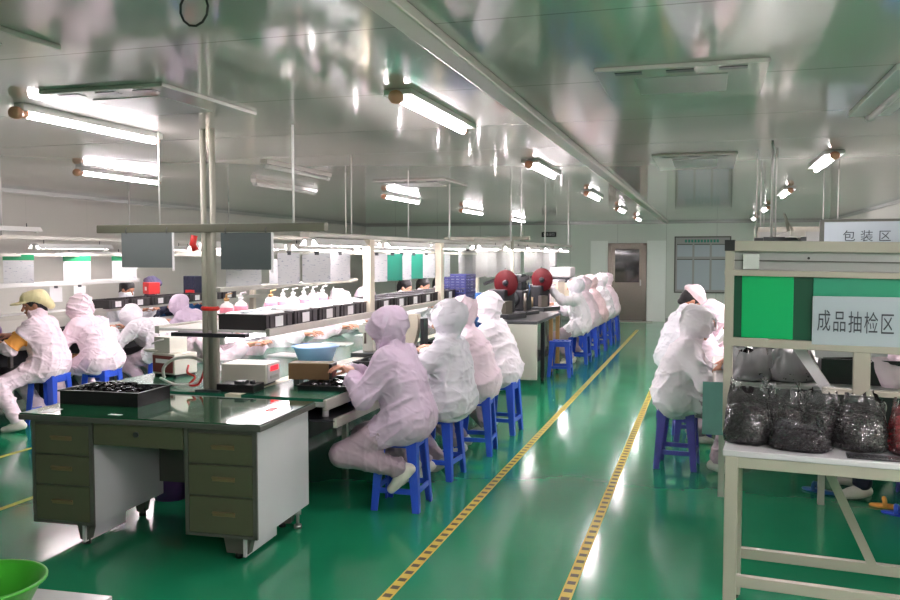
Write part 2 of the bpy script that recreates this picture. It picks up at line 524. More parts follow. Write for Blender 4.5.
def nets(f, lo, hi, h):
    lo = np.array(lo, float); hi = np.array(hi, float); S = 4
    nb = np.ceil((hi - lo) / (h * S)).astype(int) + 1
    g = np.stack(np.meshgrid(*[np.arange(k) for k in nb], indexing='ij'), -1).reshape(-1, 3)
    cc = lo + (g * S + (S - 1) / 2) * h
    dc = f(cc)
    D = np.empty((nb[0], nb[1], nb[2], S, S, S), np.float32)
    D[:] = dc.reshape(nb)[..., None, None, None]
    near = np.where(np.abs(dc) < S * h * 1.5)[0]
    off = np.stack(np.meshgrid(*[np.arange(S)] * 3, indexing='ij'), -1).reshape(-1, 3)
    gi = g[near]
    pts = lo + (gi[:, None, :] * S + off[None]) * h
    D[gi[:, 0], gi[:, 1], gi[:, 2]] = f(pts.reshape(-1, 3)).reshape(-1, S, S, S)
    D = D.transpose(0, 3, 1, 4, 2, 5).reshape(nb * S)
    s = D < 0
    n = np.array(D.shape) - 1
    cor = [(i, j, k) for i in (0, 1) for j in (0, 1) for k in (0, 1)]
    cnt = sum(s[i:i + n[0], j:j + n[1], k:k + n[2]].astype(np.int8) for i, j, k in cor)
    act = np.argwhere((cnt > 0) & (cnt < 8))
    idx = -np.ones(n, int)
    idx[act[:, 0], act[:, 1], act[:, 2]] = np.arange(len(act))
    acc = np.zeros((len(act), 3)); num = np.zeros(len(act))
    for a in cor:
        for ax in range(3):
            if a[ax]: continue
            b = list(a); b[ax] = 1
            da = D[tuple((act + a).T)]; db = D[tuple((act + b).T)]
            m = (da < 0) != (db < 0)
            t = np.where(m, da / np.where(m, da - db, 1), 0)
            p = np.array(a, float)[None].repeat(len(act), 0)
            p[:, ax] = t
            acc[m] += p[m]; num[m] += 1
    v = lo + (act + acc / num[:, None]) * h
    fs = []
    for ax in range(3):
        u, w = (ax + 1) % 3, (ax + 2) % 3
        sl0 = [slice(None)] * 3; sl1 = [slice(None)] * 3
        sl0[ax] = slice(0, -1); sl1[ax] = slice(1, None)
        ch = s[tuple(sl0)] != s[tuple(sl1)]
        e = np.argwhere(ch)
        e = e[(e[:, u] > 0) & (e[:, w] > 0) & (e[:, u] < n[u]) & (e[:, w] < n[w])]
        if not len(e): continue
        flip = s[tuple(e.T)]
        q = []
        for du, dw in ((1, 1), (0, 1), (0, 0), (1, 0)):
            c = e.copy(); c[:, u] -= du; c[:, w] -= dw
            q.append(idx[tuple(c.T)])
        q = np.stack(q, 1)
        q[~flip] = q[~flip][:, ::-1]
        fs.append(q)
    fs = np.concatenate(fs)
    return v, fs[(fs >= 0).all(1)]
def np_mesh(name, v, f, m, parent, smooth=True):
    me = bpy.data.meshes.new(name)
    me.vertices.add(len(v)); me.vertices.foreach_set('co', v.astype(np.float32).ravel())
    me.loops.add(f.size); me.loops.foreach_set('vertex_index', f.astype(np.int32).ravel())
    me.polygons.add(len(f)); me.polygons.foreach_set('loop_start', np.arange(0, f.size, 4, dtype=np.int32))
    me.polygons.foreach_set('use_smooth', np.ones(len(f), bool))
    me.update(calc_edges=True)
    me.materials.append(M[m])
    o = bpy.data.objects.new(name, me); COL.objects.link(o); o.parent = parent
    return o
def sdf_obj(name, f, lo, hi, h, m, parent):
    v, q = nets(f, lo, hi, h)
    return np_mesh(name, v, q, m, parent)
def ik(a, c, l1, l2, pole):
    d = c - a; L = np.linalg.norm(d)
    if L > (l1 + l2) * 0.999:
        c = a + d / L * (l1 + l2) * 0.999; d = c - a; L = np.linalg.norm(d)
    x = (l1 * l1 - l2 * l2 + L * L) / (2 * L)
    y = math.sqrt(max(l1 * l1 - x * x, 0))
    u = d / L
    p = pole - u * (pole @ u); p = unit(p)
    return a + u * x + p * y, c
def hand_prims(w, d, up, side, s=1.0, curl=0.5):
    """w wrist, d pointing direction, up back of the hand, side = direction of the thumb; palm + four fingers + thumb"""
    d = unit(d); up = unit(up - d * (up @ d)); side = unit(side - d * (side @ d) - up * (side @ up))
    P = [('c', w, w + d * 0.03 * s, 0.024 * s, 0.022 * s, 0.01)]
    ln = (0.068, 0.078, 0.072, 0.056)
    for i in range(4):
        o = side * (0.030 - 0.020 * i) * s
        k = w + d * (0.088 - 0.004 * abs(i - 1)) * s + o + up * 0.004
        P.append(('c', w + d * 0.02 * s + o * 0.5, k, 0.017 * s, 0.0125 * s, 0.012))
        a = 0.3 + curl * (0.9 + 0.12 * i)
        p = k; l = ln[i] * s
        for j, fr in enumerate((0.45, 0.32, 0.23)):
            ang = a * (0.35 + 0.5 * j)
            dd = d * math.cos(ang) - up * math.sin(ang) + side * (0.10 - 0.07 * i)
            q = p + unit(dd) * l * fr
            P.append(('c', p, q, (0.0092 - 0.001 * j) * s, (0.0086 - 0.001 * j) * s, 0.004))
            p = q
    b = w + d * 0.028 * s + side * 0.024 * s - up * 0.006
    m1 = b + unit(d * 0.7 + side * 0.75 - up * 0.25) * 0.040 * s
    m2 = m1 + unit(d * 0.95 + side * 0.25 - up * 0.35) * 0.030 * s
    m3 = m2 + unit(d + side * -0.1 - up * 0.4) * 0.022 * s
    P += [('c', b, m1, 0.014 * s, 0.0105 * s, 0.01), ('c', m1, m2, 0.0105 * s, 0.0095 * s, 0.004), ('c', m2, m3, 0.0095 * s, 0.008 * s, 0.004)]
    return P

def person(label, x, y, rz, seat=0.492, tl=0.232, lean=22, hp=30, hy=0, roll=0, hl=(-0.16, 0.45, 0.86), hr=(0.16, 0.45, 0.86), fl=(-0.14, 0.12, 0.08), fr=(0.14, 0.12, 0.08),
           head='hood', suit='pinksuit', trouser='trouser', skin='skin', h=0.011, group=None, shoe='shoe', mask=False, armband=None, heel=35, seed=None, eyes=False, short_sleeve=False, hand_h=None, bulk=1.0, z0=0.0, hoodmat=None):
    root = thing('person', label, 'person', (x, y, z0), rz, group)
    seed = seed if seed is not None else (x * 3.7 + y * 1.9) % 6.28
    L = rad(lean)
    pel = V3(0, 0, seat + 0.085)
    mid = pel + tl * V3(0, math.sin(L * 0.6), math.cos(L * 0.6))
    nb = mid + tl * V3(0, math.sin(L * 1.25), math.cos(L * 1.25))
    td = unit(nb - mid)
    X = V3(1, 0, 0)
    H = rad(hp); Y = rad(hy)
    na = L * 0.7 + H * 0.35
    hc = nb + 0.155 * V3(math.sin(Y) * 0.12, math.sin(na), math.cos(na))
    fwd = V3(math.sin(Y) * math.cos(H), math.cos(Y) * math.cos(H), -math.sin(H))
    rt = unit(np.cross(fwd, V3(0, 0, 1))); upv = np.cross(rt, fwd)
    R = np.stack([rt, fwd, upv], 1)
    hd = lambda a, b, c: hc + R @ V3(a, b, c)
    arms = []
    for sgn, tgt in ((-1, hl), (1, hr)):
        sh = nb + X * sgn * 0.165 - td * 0.055
        el, wr = ik(sh, V3(*tgt), 0.285, 0.255, V3(sgn * 0.65, -0.25, -1.0))
        arms.append((sgn, sh, el, wr))
    legs = []
    for sgn, tgt in ((-1, fl), (1, fr)):
        hip = V3(sgn * 0.09, 0.02, seat + 0.085)
        kn, an = ik(hip, V3(*tgt), 0.43, 0.41, V3(sgn * 0.12, 1.0, 0.75))
        legs.append((sgn, hip, kn, an))
    # body: head, neck, trunk, arms with hands, legs, one surface
    B = [('c', pel + X * -0.06, pel + X * 0.06, 0.095, 0.095, 0.03), ('c', pel, mid, 0.09, 0.085, 0.06), ('c', mid, nb - td * 0.10, 0.085, 0.085, 0.06),
         ('c', nb - td * 0.07 - X * 0.11, nb - td * 0.07 + X * 0.11, 0.052, 0.052, 0.06), ('c', nb - td * 0.03, hc, 0.055, 0.05, 0.04),
         ('e', hc + upv * 0.025, V3(0.074, 0.092, 0.098), R, 0.03), ('c', hd(0, 0.02, -0.03), hd(0, 0.062, -0.088), 0.058, 0.026, 0.04),
         ('c', hd(0, 0.086, 0.012), hd(0, 0.112, -0.030), 0.008, 0.014, 0.015), ('c', hd(-0.035, 0.082, 0.030), hd(0.035, 0.082, 0.030), 0.011, 0.011, 0.02),
         ('c', hd(-0.018, 0.090, -0.060), hd(0.018, 0.090, -0.060), 0.009, 0.009, 0.012),
         ('e', hd(-0.078, 0.0, -0.005), V3(0.012, 0.022, 0.033), R, 0.008), ('e', hd(0.078, 0.0, -0.005), V3(0.012, 0.022, 0.033), R, 0.008)]
    for sgn, sh, el, wr in arms:
        fd = unit(wr - el)
        B += [('c', sh, el, 0.046, 0.037, 0.03), ('c', el, wr, 0.038, 0.025, 0.02)]
        B += hand_prims(wr, unit(fd + V3(-sgn * 0.25, 0.25, -0.25)), V3(0, -0.2, 1.0), V3(-sgn, 0, 0.15), 0.98)
    for sgn, hip, kn, an in legs:
        B += [('c', hip, kn, 0.080, 0.055, 0.04), ('c', kn, an, 0.052, 0.032, 0.03)]
    allp = np.array([pel, hc, nb] + [p for a in arms for p in a[1:]] + [p for l in legs for p in l[1:]])
    lo = allp.min(0) - 0.26; hi = allp.max(0) + 0.26
    lo[2] = max(lo[2], -0.03)
    bh = min(h, hand_h or h)
    sdf_obj('body', lambda P: blend(P, B), lo, hi, bh, skin, root)
    # smock
    s = bulk
    T = [('c', pel + X * -0.085 + V3(0, -0.01, 0.0), pel + X * 0.085 + V3(0, -0.01, 0.0), 0.150 * s, 0.150 * s, 0.05),
         ('c', pel + V3(-0.05, -0.02, 0.06), mid + X * -0.06, 0.142 * s, 0.134 * s, 0.08), ('c', pel + V3(0.05, -0.02, 0.06), mid + X * 0.06, 0.142 * s, 0.134 * s, 0.08),
         ('c', mid + X * -0.06, nb - td * 0.11 - X * 0.075, 0.134 * s, 0.118 * s, 0.07), ('c', mid + X * 0.06, nb - td * 0.11 + X * 0.075, 0.134 * s, 0.118 * s, 0.07),
         ('c', nb - td * 0.065 - X * 0.12, nb - td * 0.065 + X * 0.12, 0.078, 0.078, 0.06), ('c', nb - td * 0.05, nb + (hc - nb) * 0.36, 0.100, 0.088, 0.02)]
    for sgn, sh, el, wr in arms:
        if short_sleeve:
            T += [('c', sh, el, 0.074, 0.072, 0.05)]
            T += [('c', el, el + (wr - el) * 0.15, 0.070, 0.066, 0.03)]
        else:
            T += [('c', sh, el, 0.080, 0.072, 0.05), ('c', el, el + (wr - el) * 0.74, 0.072, 0.062, 0.04), ('c', el + (wr - el) * 0.74, el + (wr - el) * 0.93, 0.056, 0.038, 0.02)]
    for sgn, hip, kn, an in legs:
        T += [('c', hip + V3(0, -0.02, 0.02), hip + (kn - hip) * 0.34, 0.115 * s, 0.105, 0.06)]
    fT = lambda P: blend(P, T) + creases(P, 0.016, seed)
    sdf_obj('smock', fT, lo, hi, h, suit, root)
    # trousers
    G = []
    for sgn, hip, kn, an in legs:
        G += [('c', hip, kn, 0.100, 0.082, 0.04), ('c', kn, kn + (an - kn) * 0.9, 0.080, 0.066, 0.04)]
    G += [('c', pel + V3(-0.05, 0, -0.02), pel + V3(0.05, 0, -0.02), 0.11, 0.11, 0.05)]
    sdf_obj('trousers', lambda P: blend(P, G) + creases(P, 0.014, seed + 2), lo, hi, h, trouser, root)
    # shoes
    for sgn, hip, kn, an in legs:
        sd = unit(an - kn)
        pitch = rad(heel)
        fw = V3(sgn * 0.15, math.cos(pitch), -math.sin(pitch)); fw = unit(fw)
        sn = unit(np.cross(np.cross(fw, V3(0, 0, 1)), fw))
        heelp = an - sn * 0.035 - fw * 0.03
        S = [('c', heelp, heelp + fw * 0.10, 0.036, 0.040, 0.03), ('c', heelp + fw * 0.08, heelp + fw * 0.18, 0.040, 0.030, 0.03), ('c', an, heelp + fw * 0.05, 0.042, 0.040, 0.03)]
        fS = lambda P, S=S, hp_=heelp, sn_=sn: np.maximum(blend(P, S), -((P - hp_) @ sn_) - 0.034)
        sdf_obj('shoe', fS, an - 0.26, an + 0.26, max(h * 0.8, 0.007), shoe, root)
    # headgear
    hm = hoodmat or suit
    hl_, hh_ = hc - 0.30, hc + 0.26
    if head == 'hood':
        O = [('e', hd(0, -0.026, 0.020), V3(0.117, 0.146, 0.118), R, 0.05), ('c', hd(0, 0.012, -0.03), hd(0, 0.035, -0.085), 0.100, 0.078, 0.06),
             ('c', hd(0, -0.025, -0.02), nb + td * 0.05, 0.104, 0.074, 0.06)]
        I = [('e', hc + upv * 0.022, V3(0.088, 0.106, 0.106), R, 0.03), ('c', hd(0, 0.012, -0.03), hd(0, 0.04, -0.085), 0.076, 0.060, 0.05), ('c', hc, nb, 0.07, 0.07, 0.05)]
        cutc = hd(0, 0.155, -0.012); cutr = V3(0.074, 0.105, 0.100)
        def fH(P):
            d = blend(P, O) + creases(P, 0.022, seed + 4)
            d = np.maximum(d, -blend(P, I))
            return np.maximum(d, -ellip(P, cutc, cutr, R))
        sdf_obj('hood', fH, hl_, hh_, max(h * 0.85, 0.006), hm, root)
    elif head == 'hat':
        # soft cap with a curved peak and a long cloth hanging over the nape
        O = [('e', hd(0, -0.012, 0.075), V3(0.104, 0.125, 0.070), R, 0.04), ('c', hd(-0.06, -0.05, 0.06), hd(-0.055, -0.13, -0.03), 0.045, 0.030, 0.05), ('c', hd(0.06, -0.05, 0.06), hd(0.055, -0.13, -0.03), 0.045, 0.030, 0.05),
             ('c', hd(0, -0.08, 0.07), hd(0, -0.155, -0.045), 0.055, 0.035, 0.05), ('e', hd(0, 0.120, 0.045), V3(0.088, 0.085, 0.014), R, 0.02)]
        I = [('e', hc + upv * 0.02, V3(0.082, 0.098, 0.102), R, 0.03), ('c', hc, nb, 0.06, 0.06, 0.04)]
        sdf_obj('hat', lambda P: np.maximum(blend(P, O) + creases(P, 0.006, seed), -blend(P, I)), hl_, hh_, 0.006, hm, root)
    elif head == 'cap':
        O = [('e', hd(0, -0.005, 0.085), V3(0.128, 0.140, 0.055), R, 0.03), ('c', hd(0, 0.0, 0.05), hd(0, -0.01, 0.08), 0.095, 0.10, 0.03)]
        I = [('e', hc + upv * 0.02, V3(0.080, 0.098, 0.100), R, 0.03)]
        def fC(P):
            d = np.maximum(blend(P, O) + creases(P, 0.008, seed), -blend(P, I))
            return np.maximum(d, -((P - hd(0, 0, 0.028)) @ upv))
        sdf_obj('cap', fC, hl_, hh_, 0.008, hm, root)
    if head in ('hair', 'hat', 'cap', 'hairhood'):
        O = [('e', hd(0, -0.012, 0.040), V3(0.090, 0.108, 0.102), R, 0.03), ('c', hd(0, -0.07, 0.0), hd(0, -0.075, -0.07), 0.050, 0.035, 0.04)]
        I = [('e', hd(0, 0.125, -0.030), V3(0.115, 0.105, 0.092), R, 0.03)]
        sdf_obj('hair', lambda P: np.maximum(blend(P, O) + creases(P, 0.006, seed), -blend(P, I)), hl_, hh_, max(h * 0.8, 0.007), 'hairm', root)
    if eyes:
        for sgn in (-1, 1):
            b = MB().lathe([(0.0001, -0.010), (0.006, -0.008), (0.010, 0), (0.006, 0.008), (0.0001, 0.010)], 12, tuple(hd(sgn * 0.030, 0.080, 0.008)))
            e = b.build('eye', 'eyew', root)
            c = hd(sgn * 0.030, 0.088, 0.007)
            MB().lathe([(0.0001, -0.005), (0.004, -0.003), (0.005, 0), (0.004, 0.003), (0.0001, 0.005)], 10, tuple(c)).build('iris', 'eyek', e)
        b = MB().tube([hd(-0.022, 0.092, -0.060), hd(0, 0.100, -0.058), hd(0.022, 0.092, -0.060)], 0.005, 8, [0.002, 0.005, 0.002])
        b.build('mouth', 'lip', root)
    if mask:
        O = [('e', hd(0, 0.055, -0.045), V3(0.074, 0.062, 0.052), R, 0.03)]
        sdf_obj('mask', lambda P: np.maximum(blend(P, O), -blend(P, B) + 0.0), hc - 0.22, hc + 0.22, 0.007, 'mask', root)
    if armband is not None:
        sgn, sh, el, wr = arms[armband]
        a0 = sh + (el - sh) * 0.42; a1 = sh + (el - sh) * 0.88; dd = unit(a1 - a0); ln = np.linalg.norm(a1 - a0)
        def fA(P):
            t = (P - a0) @ dd
            return np.maximum(fT(P) - 0.005, np.maximum(np.maximum(-t, t - ln), np.linalg.norm((P - a0) - t[:, None] * dd, axis=1) - 0.10))
        o = sdf_obj('armband', fA, (a0 + a1) / 2 - 0.2, (a0 + a1) / 2 + 0.2, 0.006, 'orange', root)
        o['label'] = 'orange armband'
    return root

# ---------------------------------------------------------------- the room
CZ = 2.50
YB, YF, XR = 21.9, -2.6, 2.75
struct('floor', MB().box(-11, 4, YF - 0.3, YB + 0.5, -0.06, 0), 'floor')
struct('ceiling', MB().box(-11, 4, YF - 0.3, YB + 0.5, CZ, CZ + 0.06), 'ceil')
LW = struct('wall_left', MB().box(-0.12, 0, -15.0, 13.0, 0, CZ), 'wall_y', loc=(-8.5, 11.0, 0), rz=rad(3.0))
struct('wall_right', MB().box(XR, XR + 0.1, YF, YB, 0, CZ), 'wall_y')
struct('wall_back', MB().box(-11, 4, YB, YB + 0.12, 0, CZ), 'wall_x')
struct('wall_front', MB().box(-11, 4, YF - 0.12, YF, 0, CZ), 'wall_x')
struct('baseboard_back', MB().box(-9.5, -2.42, YB - 0.02, YB, 0, 0.09).box(-1.48, XR, YB - 0.02, YB, 0, 0.09), 'trim')
struct('trim_1', MB().box(-11, XR, YB - 0.03, YB, CZ - 0.05, CZ), 'trim')
struct('trim_2', MB().box(0.0, 0.03, -15.0, 12.0, CZ - 0.05, CZ), 'trim', loc=(-8.5, 11.0, 0), rz=rad(3.0))
struct('trim_3', MB().box(XR - 0.03, XR, YF, YB, CZ - 0.05, CZ), 'trim')
struct('ceiling_beam', MB().box(-1.05, -0.95, YF, YB, CZ - 0.045, CZ), 'alu', bev=0.008)
# metal door with a viewing pane, pale panels on both sides
d = struct('door_1', MB().box(-2.34, -1.56, YB - 0.05, YB - 0.01, 0.02, 1.90), 'steel')
struct('door_frame', MB().box(-2.43, -2.34, YB - 0.08, YB, 0, 1.97).box(-1.56, -1.47, YB - 0.08, YB, 0, 1.97).box(-2.43, -1.47, YB - 0.08, YB, 1.90, 1.97), 'steel', d, bev=0.006)
struct('door_pane', MB().box(-2.25, -1.65, YB - 0.062, YB - 0.05, 0.98, 1.82), 'darkglass', d)
struct('door_handle', MB().box(-1.63, -1.60, YB - 0.10, YB - 0.05, 0.90, 1.05), 'trim', d)
struct('trim_4', MB().box(-2.87, -2.44, YB - 0.035, YB, 0.0, 2.03), 'panel_pale')
struct('trim_5', MB().box(-1.46, -1.0, YB - 0.035, YB, 0.0, 2.03), 'panel_pale')
struct('trim_6', MB().box(-2.6, -1.3, YB - 0.5, YB - 0.09, 0.0, 0.012), 'alu')

# ---------------------------------------------------------------- ceiling fittings
def ceiling_lamp(label, x, y, n=1, length=1.22, lit=True, group='ceiling lamps', wide=False):
    drop = 0.038 if x > -2 else 0.05
    t = thing('ceiling_lamp', label, 'lamp', (x, y, CZ - drop), 0, group)
    w = (0.11 if wide else (0.075 if x > -2 else 0.035)) if n == 1 else 0.12
    MB().box(-w, w, -0.01, length + 0.01, 0.010, drop).build('housing', 'white' if lit or wide else 'ventpanel', t, bev=0.004)
    for k in range(n):
        ox = 0 if n == 1 else (-0.075 + 0.15 * k)
        MB().cyl((ox, 0.04, -0.005), (ox, length - 0.04, -0.005), 0.020, 14).build('tube', 'tube' if lit else 'deadtube', t)
        for yy in (0.0, length - 0.045):
            MB().lathe([(0.001, 0), (0.021, 0), (0.024, 0.012), (0.024, 0.034), (0.021, 0.045), (0.001, 0.045)], 14, (ox, yy, -0.003), 'y').build('end_cap', 'cap' if lit else 'greyplate', t)
    if n == 2:
        MB().lathe([(0.001, 0), (0.036, 0), (0.042, 0.02), (0.038, 0.05), (0.001, 0.05)], 18, (-0.075, -0.05, -0.006), 'y').build('junction', 'cap', t)
    elif lit:
        MB().lathe([(0.001, 0), (0.034, 0), (0.039, 0.02), (0.034, 0.045), (0.001, 0.045)], 18, (0, -0.05, -0.006), 'y', sy=0.9).build('junction', 'cap', t)
    return t
for i, yy in enumerate((4.05, 7.35, 11.0, 14.8, 18.6)):
    ceiling_lamp('lit ceiling lamp over the tape-marked aisle, %s of its row from the desk' % ORD[i], -1.50, yy)
for xx, yy in ((0.95, 1.5), (0.95, -0.4), (0.95, -2.1), (2.1, 1.5), (-1.5, -1.9)):  # unseen lamps added out of frame to brighten the foreground
    ceiling_lamp('added ceiling lamp out of view, brightening the foreground', xx, yy, 2 if xx > 0 else 1)
ceiling_lamp('lit ceiling lamp with a browned end, just left of the two pipes above the desk', -3.62, 3.82, 1)
ceiling_lamp('lit ceiling lamp above the worker in the yellow hat', -5.68, 6.70, 1)
for i, yy in enumerate((10.6, 14.3, 18.2)):
    ceiling_lamp('lit ceiling lamp above the crate shelf, %s of its row from the desk' % ORD[i + 1], -4.12, yy, 1, 1.4)
for i, yy in enumerate((7.4, 11.2, 15.2, 18.9)):
    ceiling_lamp('lit ceiling lamp above the right-hand work row, %s beyond the green screen' % ORD[i], 0.95, yy)
ceiling_lamp('unlit ceiling lamp at the photo\'s right edge near the ceiling corner', 0.88, 4.15, 1, 1.3, False, wide=True)
ceiling_lamp('unlit ceiling lamp between the crossbar and the grey ceiling vent', -3.70, 6.65, 1, 1.3, False)
ceiling_lamp('unlit ceiling lamp just left of the rod above the slate board', -4.75, 8.3, 1, 1.5, False)

def air_vent(label, x0, x1, y0, y1, slots='front'):
    t = thing('air_vent', label, 'ceiling vent', ((x0 + x1) / 2, (y0 + y1) / 2, CZ), 0, 'ceiling cassette units')
    w, l = (x1 - x0) / 2, (y1 - y0) / 2
    MB().box(-w, w, -l, l, -0.020, 0).build('panel', 'ventpanel', t, bev=0.006)
    MB().box(-w * 0.55, w * 0.55, -l * 0.55, l * 0.55, -0.024, -0.019).build('grille', 'greyplate', t, bev=0.004)
    for k in range(3):
        cx = -w * 0.6 + w * 0.6 * k
        MB().box(cx - w * 0.16, cx + w * 0.16, -l * 0.9, -l * 0.76, -0.023, -0.019).build('slot', 'dark', t)
    return t
air_vent('square air cassette in the ceiling above the desk, between the pipes and the first lamp', -3.25, -2.52, 3.55, 4.45)
air_vent('pale air cassette cut off by the photo\'s top left edge', -3.1, -2.46, 2.15, 2.82)
air_vent('square air cassette in the ceiling in front of the green screen', -0.50, 0.24, 3.85, 4.60)
air_vent('farther air cassette above the notice board side of the aisle', -0.46, 0.22, 7.25, 8.45)
v = air_vent('low air cassette with dark slots beyond the unlit lamp', -3.60, -2.75, 8.9, 9.8)
t = thing('cable_loop', 'black cable loop hanging from the ceiling beside the two pipes', 'cable', (-1.56, 2.37, CZ))
MB().tube([(0.05 * math.sin(a * 0.5), 0.0, -0.055 + 0.055 * math.cos(a * 0.5)) for a in range(14)], 0.004, 8).build('loop', 'cable_k', t)
MB().box(-0.012, 0.012, -0.012, 0.012, -0.015, 0).build('clip', 'white', t)

# ---------------------------------------------------------------- back wall and hanging signs
t = thing('sign_board', 'small black sign with pale characters high on the back wall', 'sign', (-3.95, YB - 0.03, 2.20))
MB().box(-0.19, 0.19, -0.015, 0.03, -0.065, 0.065).build('plate', 'black', t)
lettering('安全出口', 0.075, 'paperwhite', t, (0, -0.018, 0), (rad(90), 0, 0))
t = thing('notice_board', 'framed notice board with a green heading and papers on the back wall', 'notice board', (-0.13, YB, 0.75))
MB().box(-0.64, 0.64, -0.03, 0, 0, 1.36).build('panel', 'greyplate', t)
MB().box(-0.66, 0.66, -0.045, -0.02, -0.02, 0.01).box(-0.66, 0.66, -0.045, -0.02, 1.35, 1.38).box(-0.67, -0.64, -0.045, -0.02, -0.02, 1.38).box(0.64, 0.67, -0.045, -0.02, -0.02, 1.38).build('frame', 'deskdark', t)
mb = MB()
for k in range(11):
    mb.box(-0.42 + k * 0.075, -0.42 + k * 0.075 + 0.05, -0.034, -0.03, 1.23, 1.30)
mb.build('heading', 'inkgreen', t)
for i in range(3):
    for j, (z0, z1) in enumerate(((0.06, 0.80), (0.88, 1.17))):
        MB().box(-0.60 + i * 0.41, -0.24 + i * 0.41, -0.036, -0.03, z0, z1).build('sheet', 'signgrey', t)
        MB().box(-0.605 + i * 0.41, -0.235 + i * 0.41, -0.038, -0.03, z1, z1 + 0.02).build('sheet_rail', 'deskdark', t)
t = thing('hanging_sign', 'pale hanging sign reading 包装区 under the ceiling', 'sign', (1.50, 9.0, 1.70), rad(-3))
MB().box(-0.42, 0.62, -0.03, 0.03, 0, 0.29).build('board', 'signgrey', t)
MB().box(-0.45, 0.62, -0.035, 0.035, 0.29, 0.315).build('rail', 'deskdark', t)
MB().box(-0.46, -0.42, -0.035, 0.035, -0.05, 0.30).build('end_plate', 'deskdark', t)
for i, ch in enumerate('包装区'):
    lettering(ch, 0.115, 'ink', t, (-0.20 + i * 0.155, -0.033, 0.145), (rad(90), 0, 0), 'character')
for sx in (-0.3, 0.5): MB().cyl((sx, 0, 0.31), (sx, 0, CZ - 1.70), 0.006).build('rod', 'white', t)
t = thing('framed_panel', 'grey framed panel hanging beside the 包装区 sign', 'panel', (0.80, 9.1, 1.62))
MB().box(-0.32, 0.30, -0.012, 0.012, 0, 0.29).build('sheet', 'greyplate', t)
MB().box(-0.35, 0.33, -0.02, 0.02, 0.28, 0.33).box(-0.36, -0.32, -0.02, 0.02, 0, 0.33).build('frame', 'pole', t)
for sx in (-0.3, 0.28): MB().cyl((sx, 0, 0.33), (sx, 0, CZ - 1.62), 0.006).build('rod', 'white', t)

# ---------------------------------------------------------------- floor tape
def tape(label, x, y0, y1, m, w, g=None):
    o = MB().box(-w / 2, w / 2, 0, y1 - y0, 0, 0.0012).build('floor_tape', m, None, loc=(x, y0, 0))
    tag(o, label, 'floor tape', g)
tape('yellow and black hazard tape on the floor beside the blue stools', -1.48, -0.5, 19.3, 'tape', 0.060)
tape('yellow and black hazard tape on the floor in front of the right-hand bench', -0.64, -0.5, 17.5, 'tape', 0.060)
tape('plain yellow tape on the floor left of the desk, nearer line', -4.43, 1.5, 19.0, 'tapeplain', 0.05)
tape('plain yellow tape on the floor beside the yellow-hatted worker, farther line', -5.58, 1.5, 19.0, 'tapeplain', 0.05)

# ---------------------------------------------------------------- the office desk at the head of the line
dk = thing('office_desk', 'grey-green steel office desk with six side drawers and green glass top', 'desk', (-2.285, 4.02, 0), rad(3.2))
MB().box(-1.50, 0.015, -0.02, 0.74, 0.725, 0.757).build('tabletop', 'deskdark', dk, bev=0.004)
MB().box(-1.495, 0.010, -0.015, 0.735, 0.757, 0.764).build('glass_top', 'glassgreen', dk)
for x0, x1, fr in ((-1.43, -1.03, 'l'), (-0.45, -0.02, 'r')):
    o = MB().box(x0, x1, 0.015, 0.70, 0.13, 0.725).build('pedestal', 'deskside', dk)
    zs = [(0.535, 0.700), (0.360, 0.525), (0.150, 0.350)]
    for z0, z1 in zs:
        dr = MB().box(x0 + 0.025, x1 - 0.025, -0.002, 0.016, z0, z1).build('drawer', 'deskgrey', dk, bev=0.003)
        cx = (x0 + x1) / 2 + (0.0 if fr == 'l' else 0.02); cz = (z0 + z1) / 2 + 0.01
        MB().box(cx - 0.068, cx + 0.068, -0.006, -0.001, cz - 0.013, cz + 0.013).box(cx - 0.066, cx + 0.066, -0.018, -0.006, cz + 0.004, cz + 0.012).build('handle', 'brass', dr, bev=0.002)
    MB().box(x0, x1, 0.011, 0.0149, 0.13, 0.725).box(x0, x0 + 0.022, -0.001, 0.015, 0.13, 0.725).box(x1 - 0.022, x1, -0.001, 0.015, 0.13, 0.725).box(x0, x1, -0.001, 0.015, 0.13, 0.147).build('face_frame', 'deskdark', dk)
    for yy in (0.05, 0.60):
        mb = MB()
        n0 = len(mb.v)
        a, b = x0 + 0.25, x1 - 0.06
        if fr == 'r': a, b = x0 + 0.20, x1 - 0.06
        mb.add([(a, yy, 0.13), (b, yy, 0.13), (b, yy + 0.06, 0.13), (a, yy + 0.06, 0.13), (a + 0.02, yy, 0.03), (b - 0.02, yy, 0.03), (b - 0.02, yy + 0.05, 0.03), (a + 0.02, yy + 0.05, 0.03)],
               [(0, 1, 2, 3), (7, 6, 5, 4), (0, 4, 5, 1), (1, 5, 6, 2), (2, 6, 7, 3), (3, 7, 4, 0)])
        lg = mb.build('leg', 'deskdark', dk)
        MB().cyl(((a + b) / 2, yy + 0.025, 0.0), ((a + b) / 2, yy + 0.025, 0.032), 0.022).build('foot', 'black', lg)
    MB().box(x1 - 0.10, x1 - 0.085, 0.03, 0.42, 0.02, 0.13).build('skirt_panel', 'deskside', dk)
dr = MB().box(-1.02, -0.46, -0.002, 0.55, 0.600, 0.722).build('centre_drawer', 'deskgrey', dk, bev=0.003)
MB().cyl((-0.745, -0.012, 0.672), (-0.745, 0, 0.672), 0.016).build('lock', 'gunmetal', dr)
MB().box(-1.03, -0.62, 0.66, 0.68, 0.22, 0.725).build('back_panel', 'deskdark', dk)
MB().cyl((-0.06, 0.62, 0.0), (-0.06, 0.62, 0.022), 0.024).cyl((-0.06, 0.62, 0.022), (-0.06, 0.62, 0.13), 0.010).cyl((-0.06, 0.62, 0.085), (-0.06, 0.62, 0.11), 0.022).build('levelling_foot', 'trim', dk)
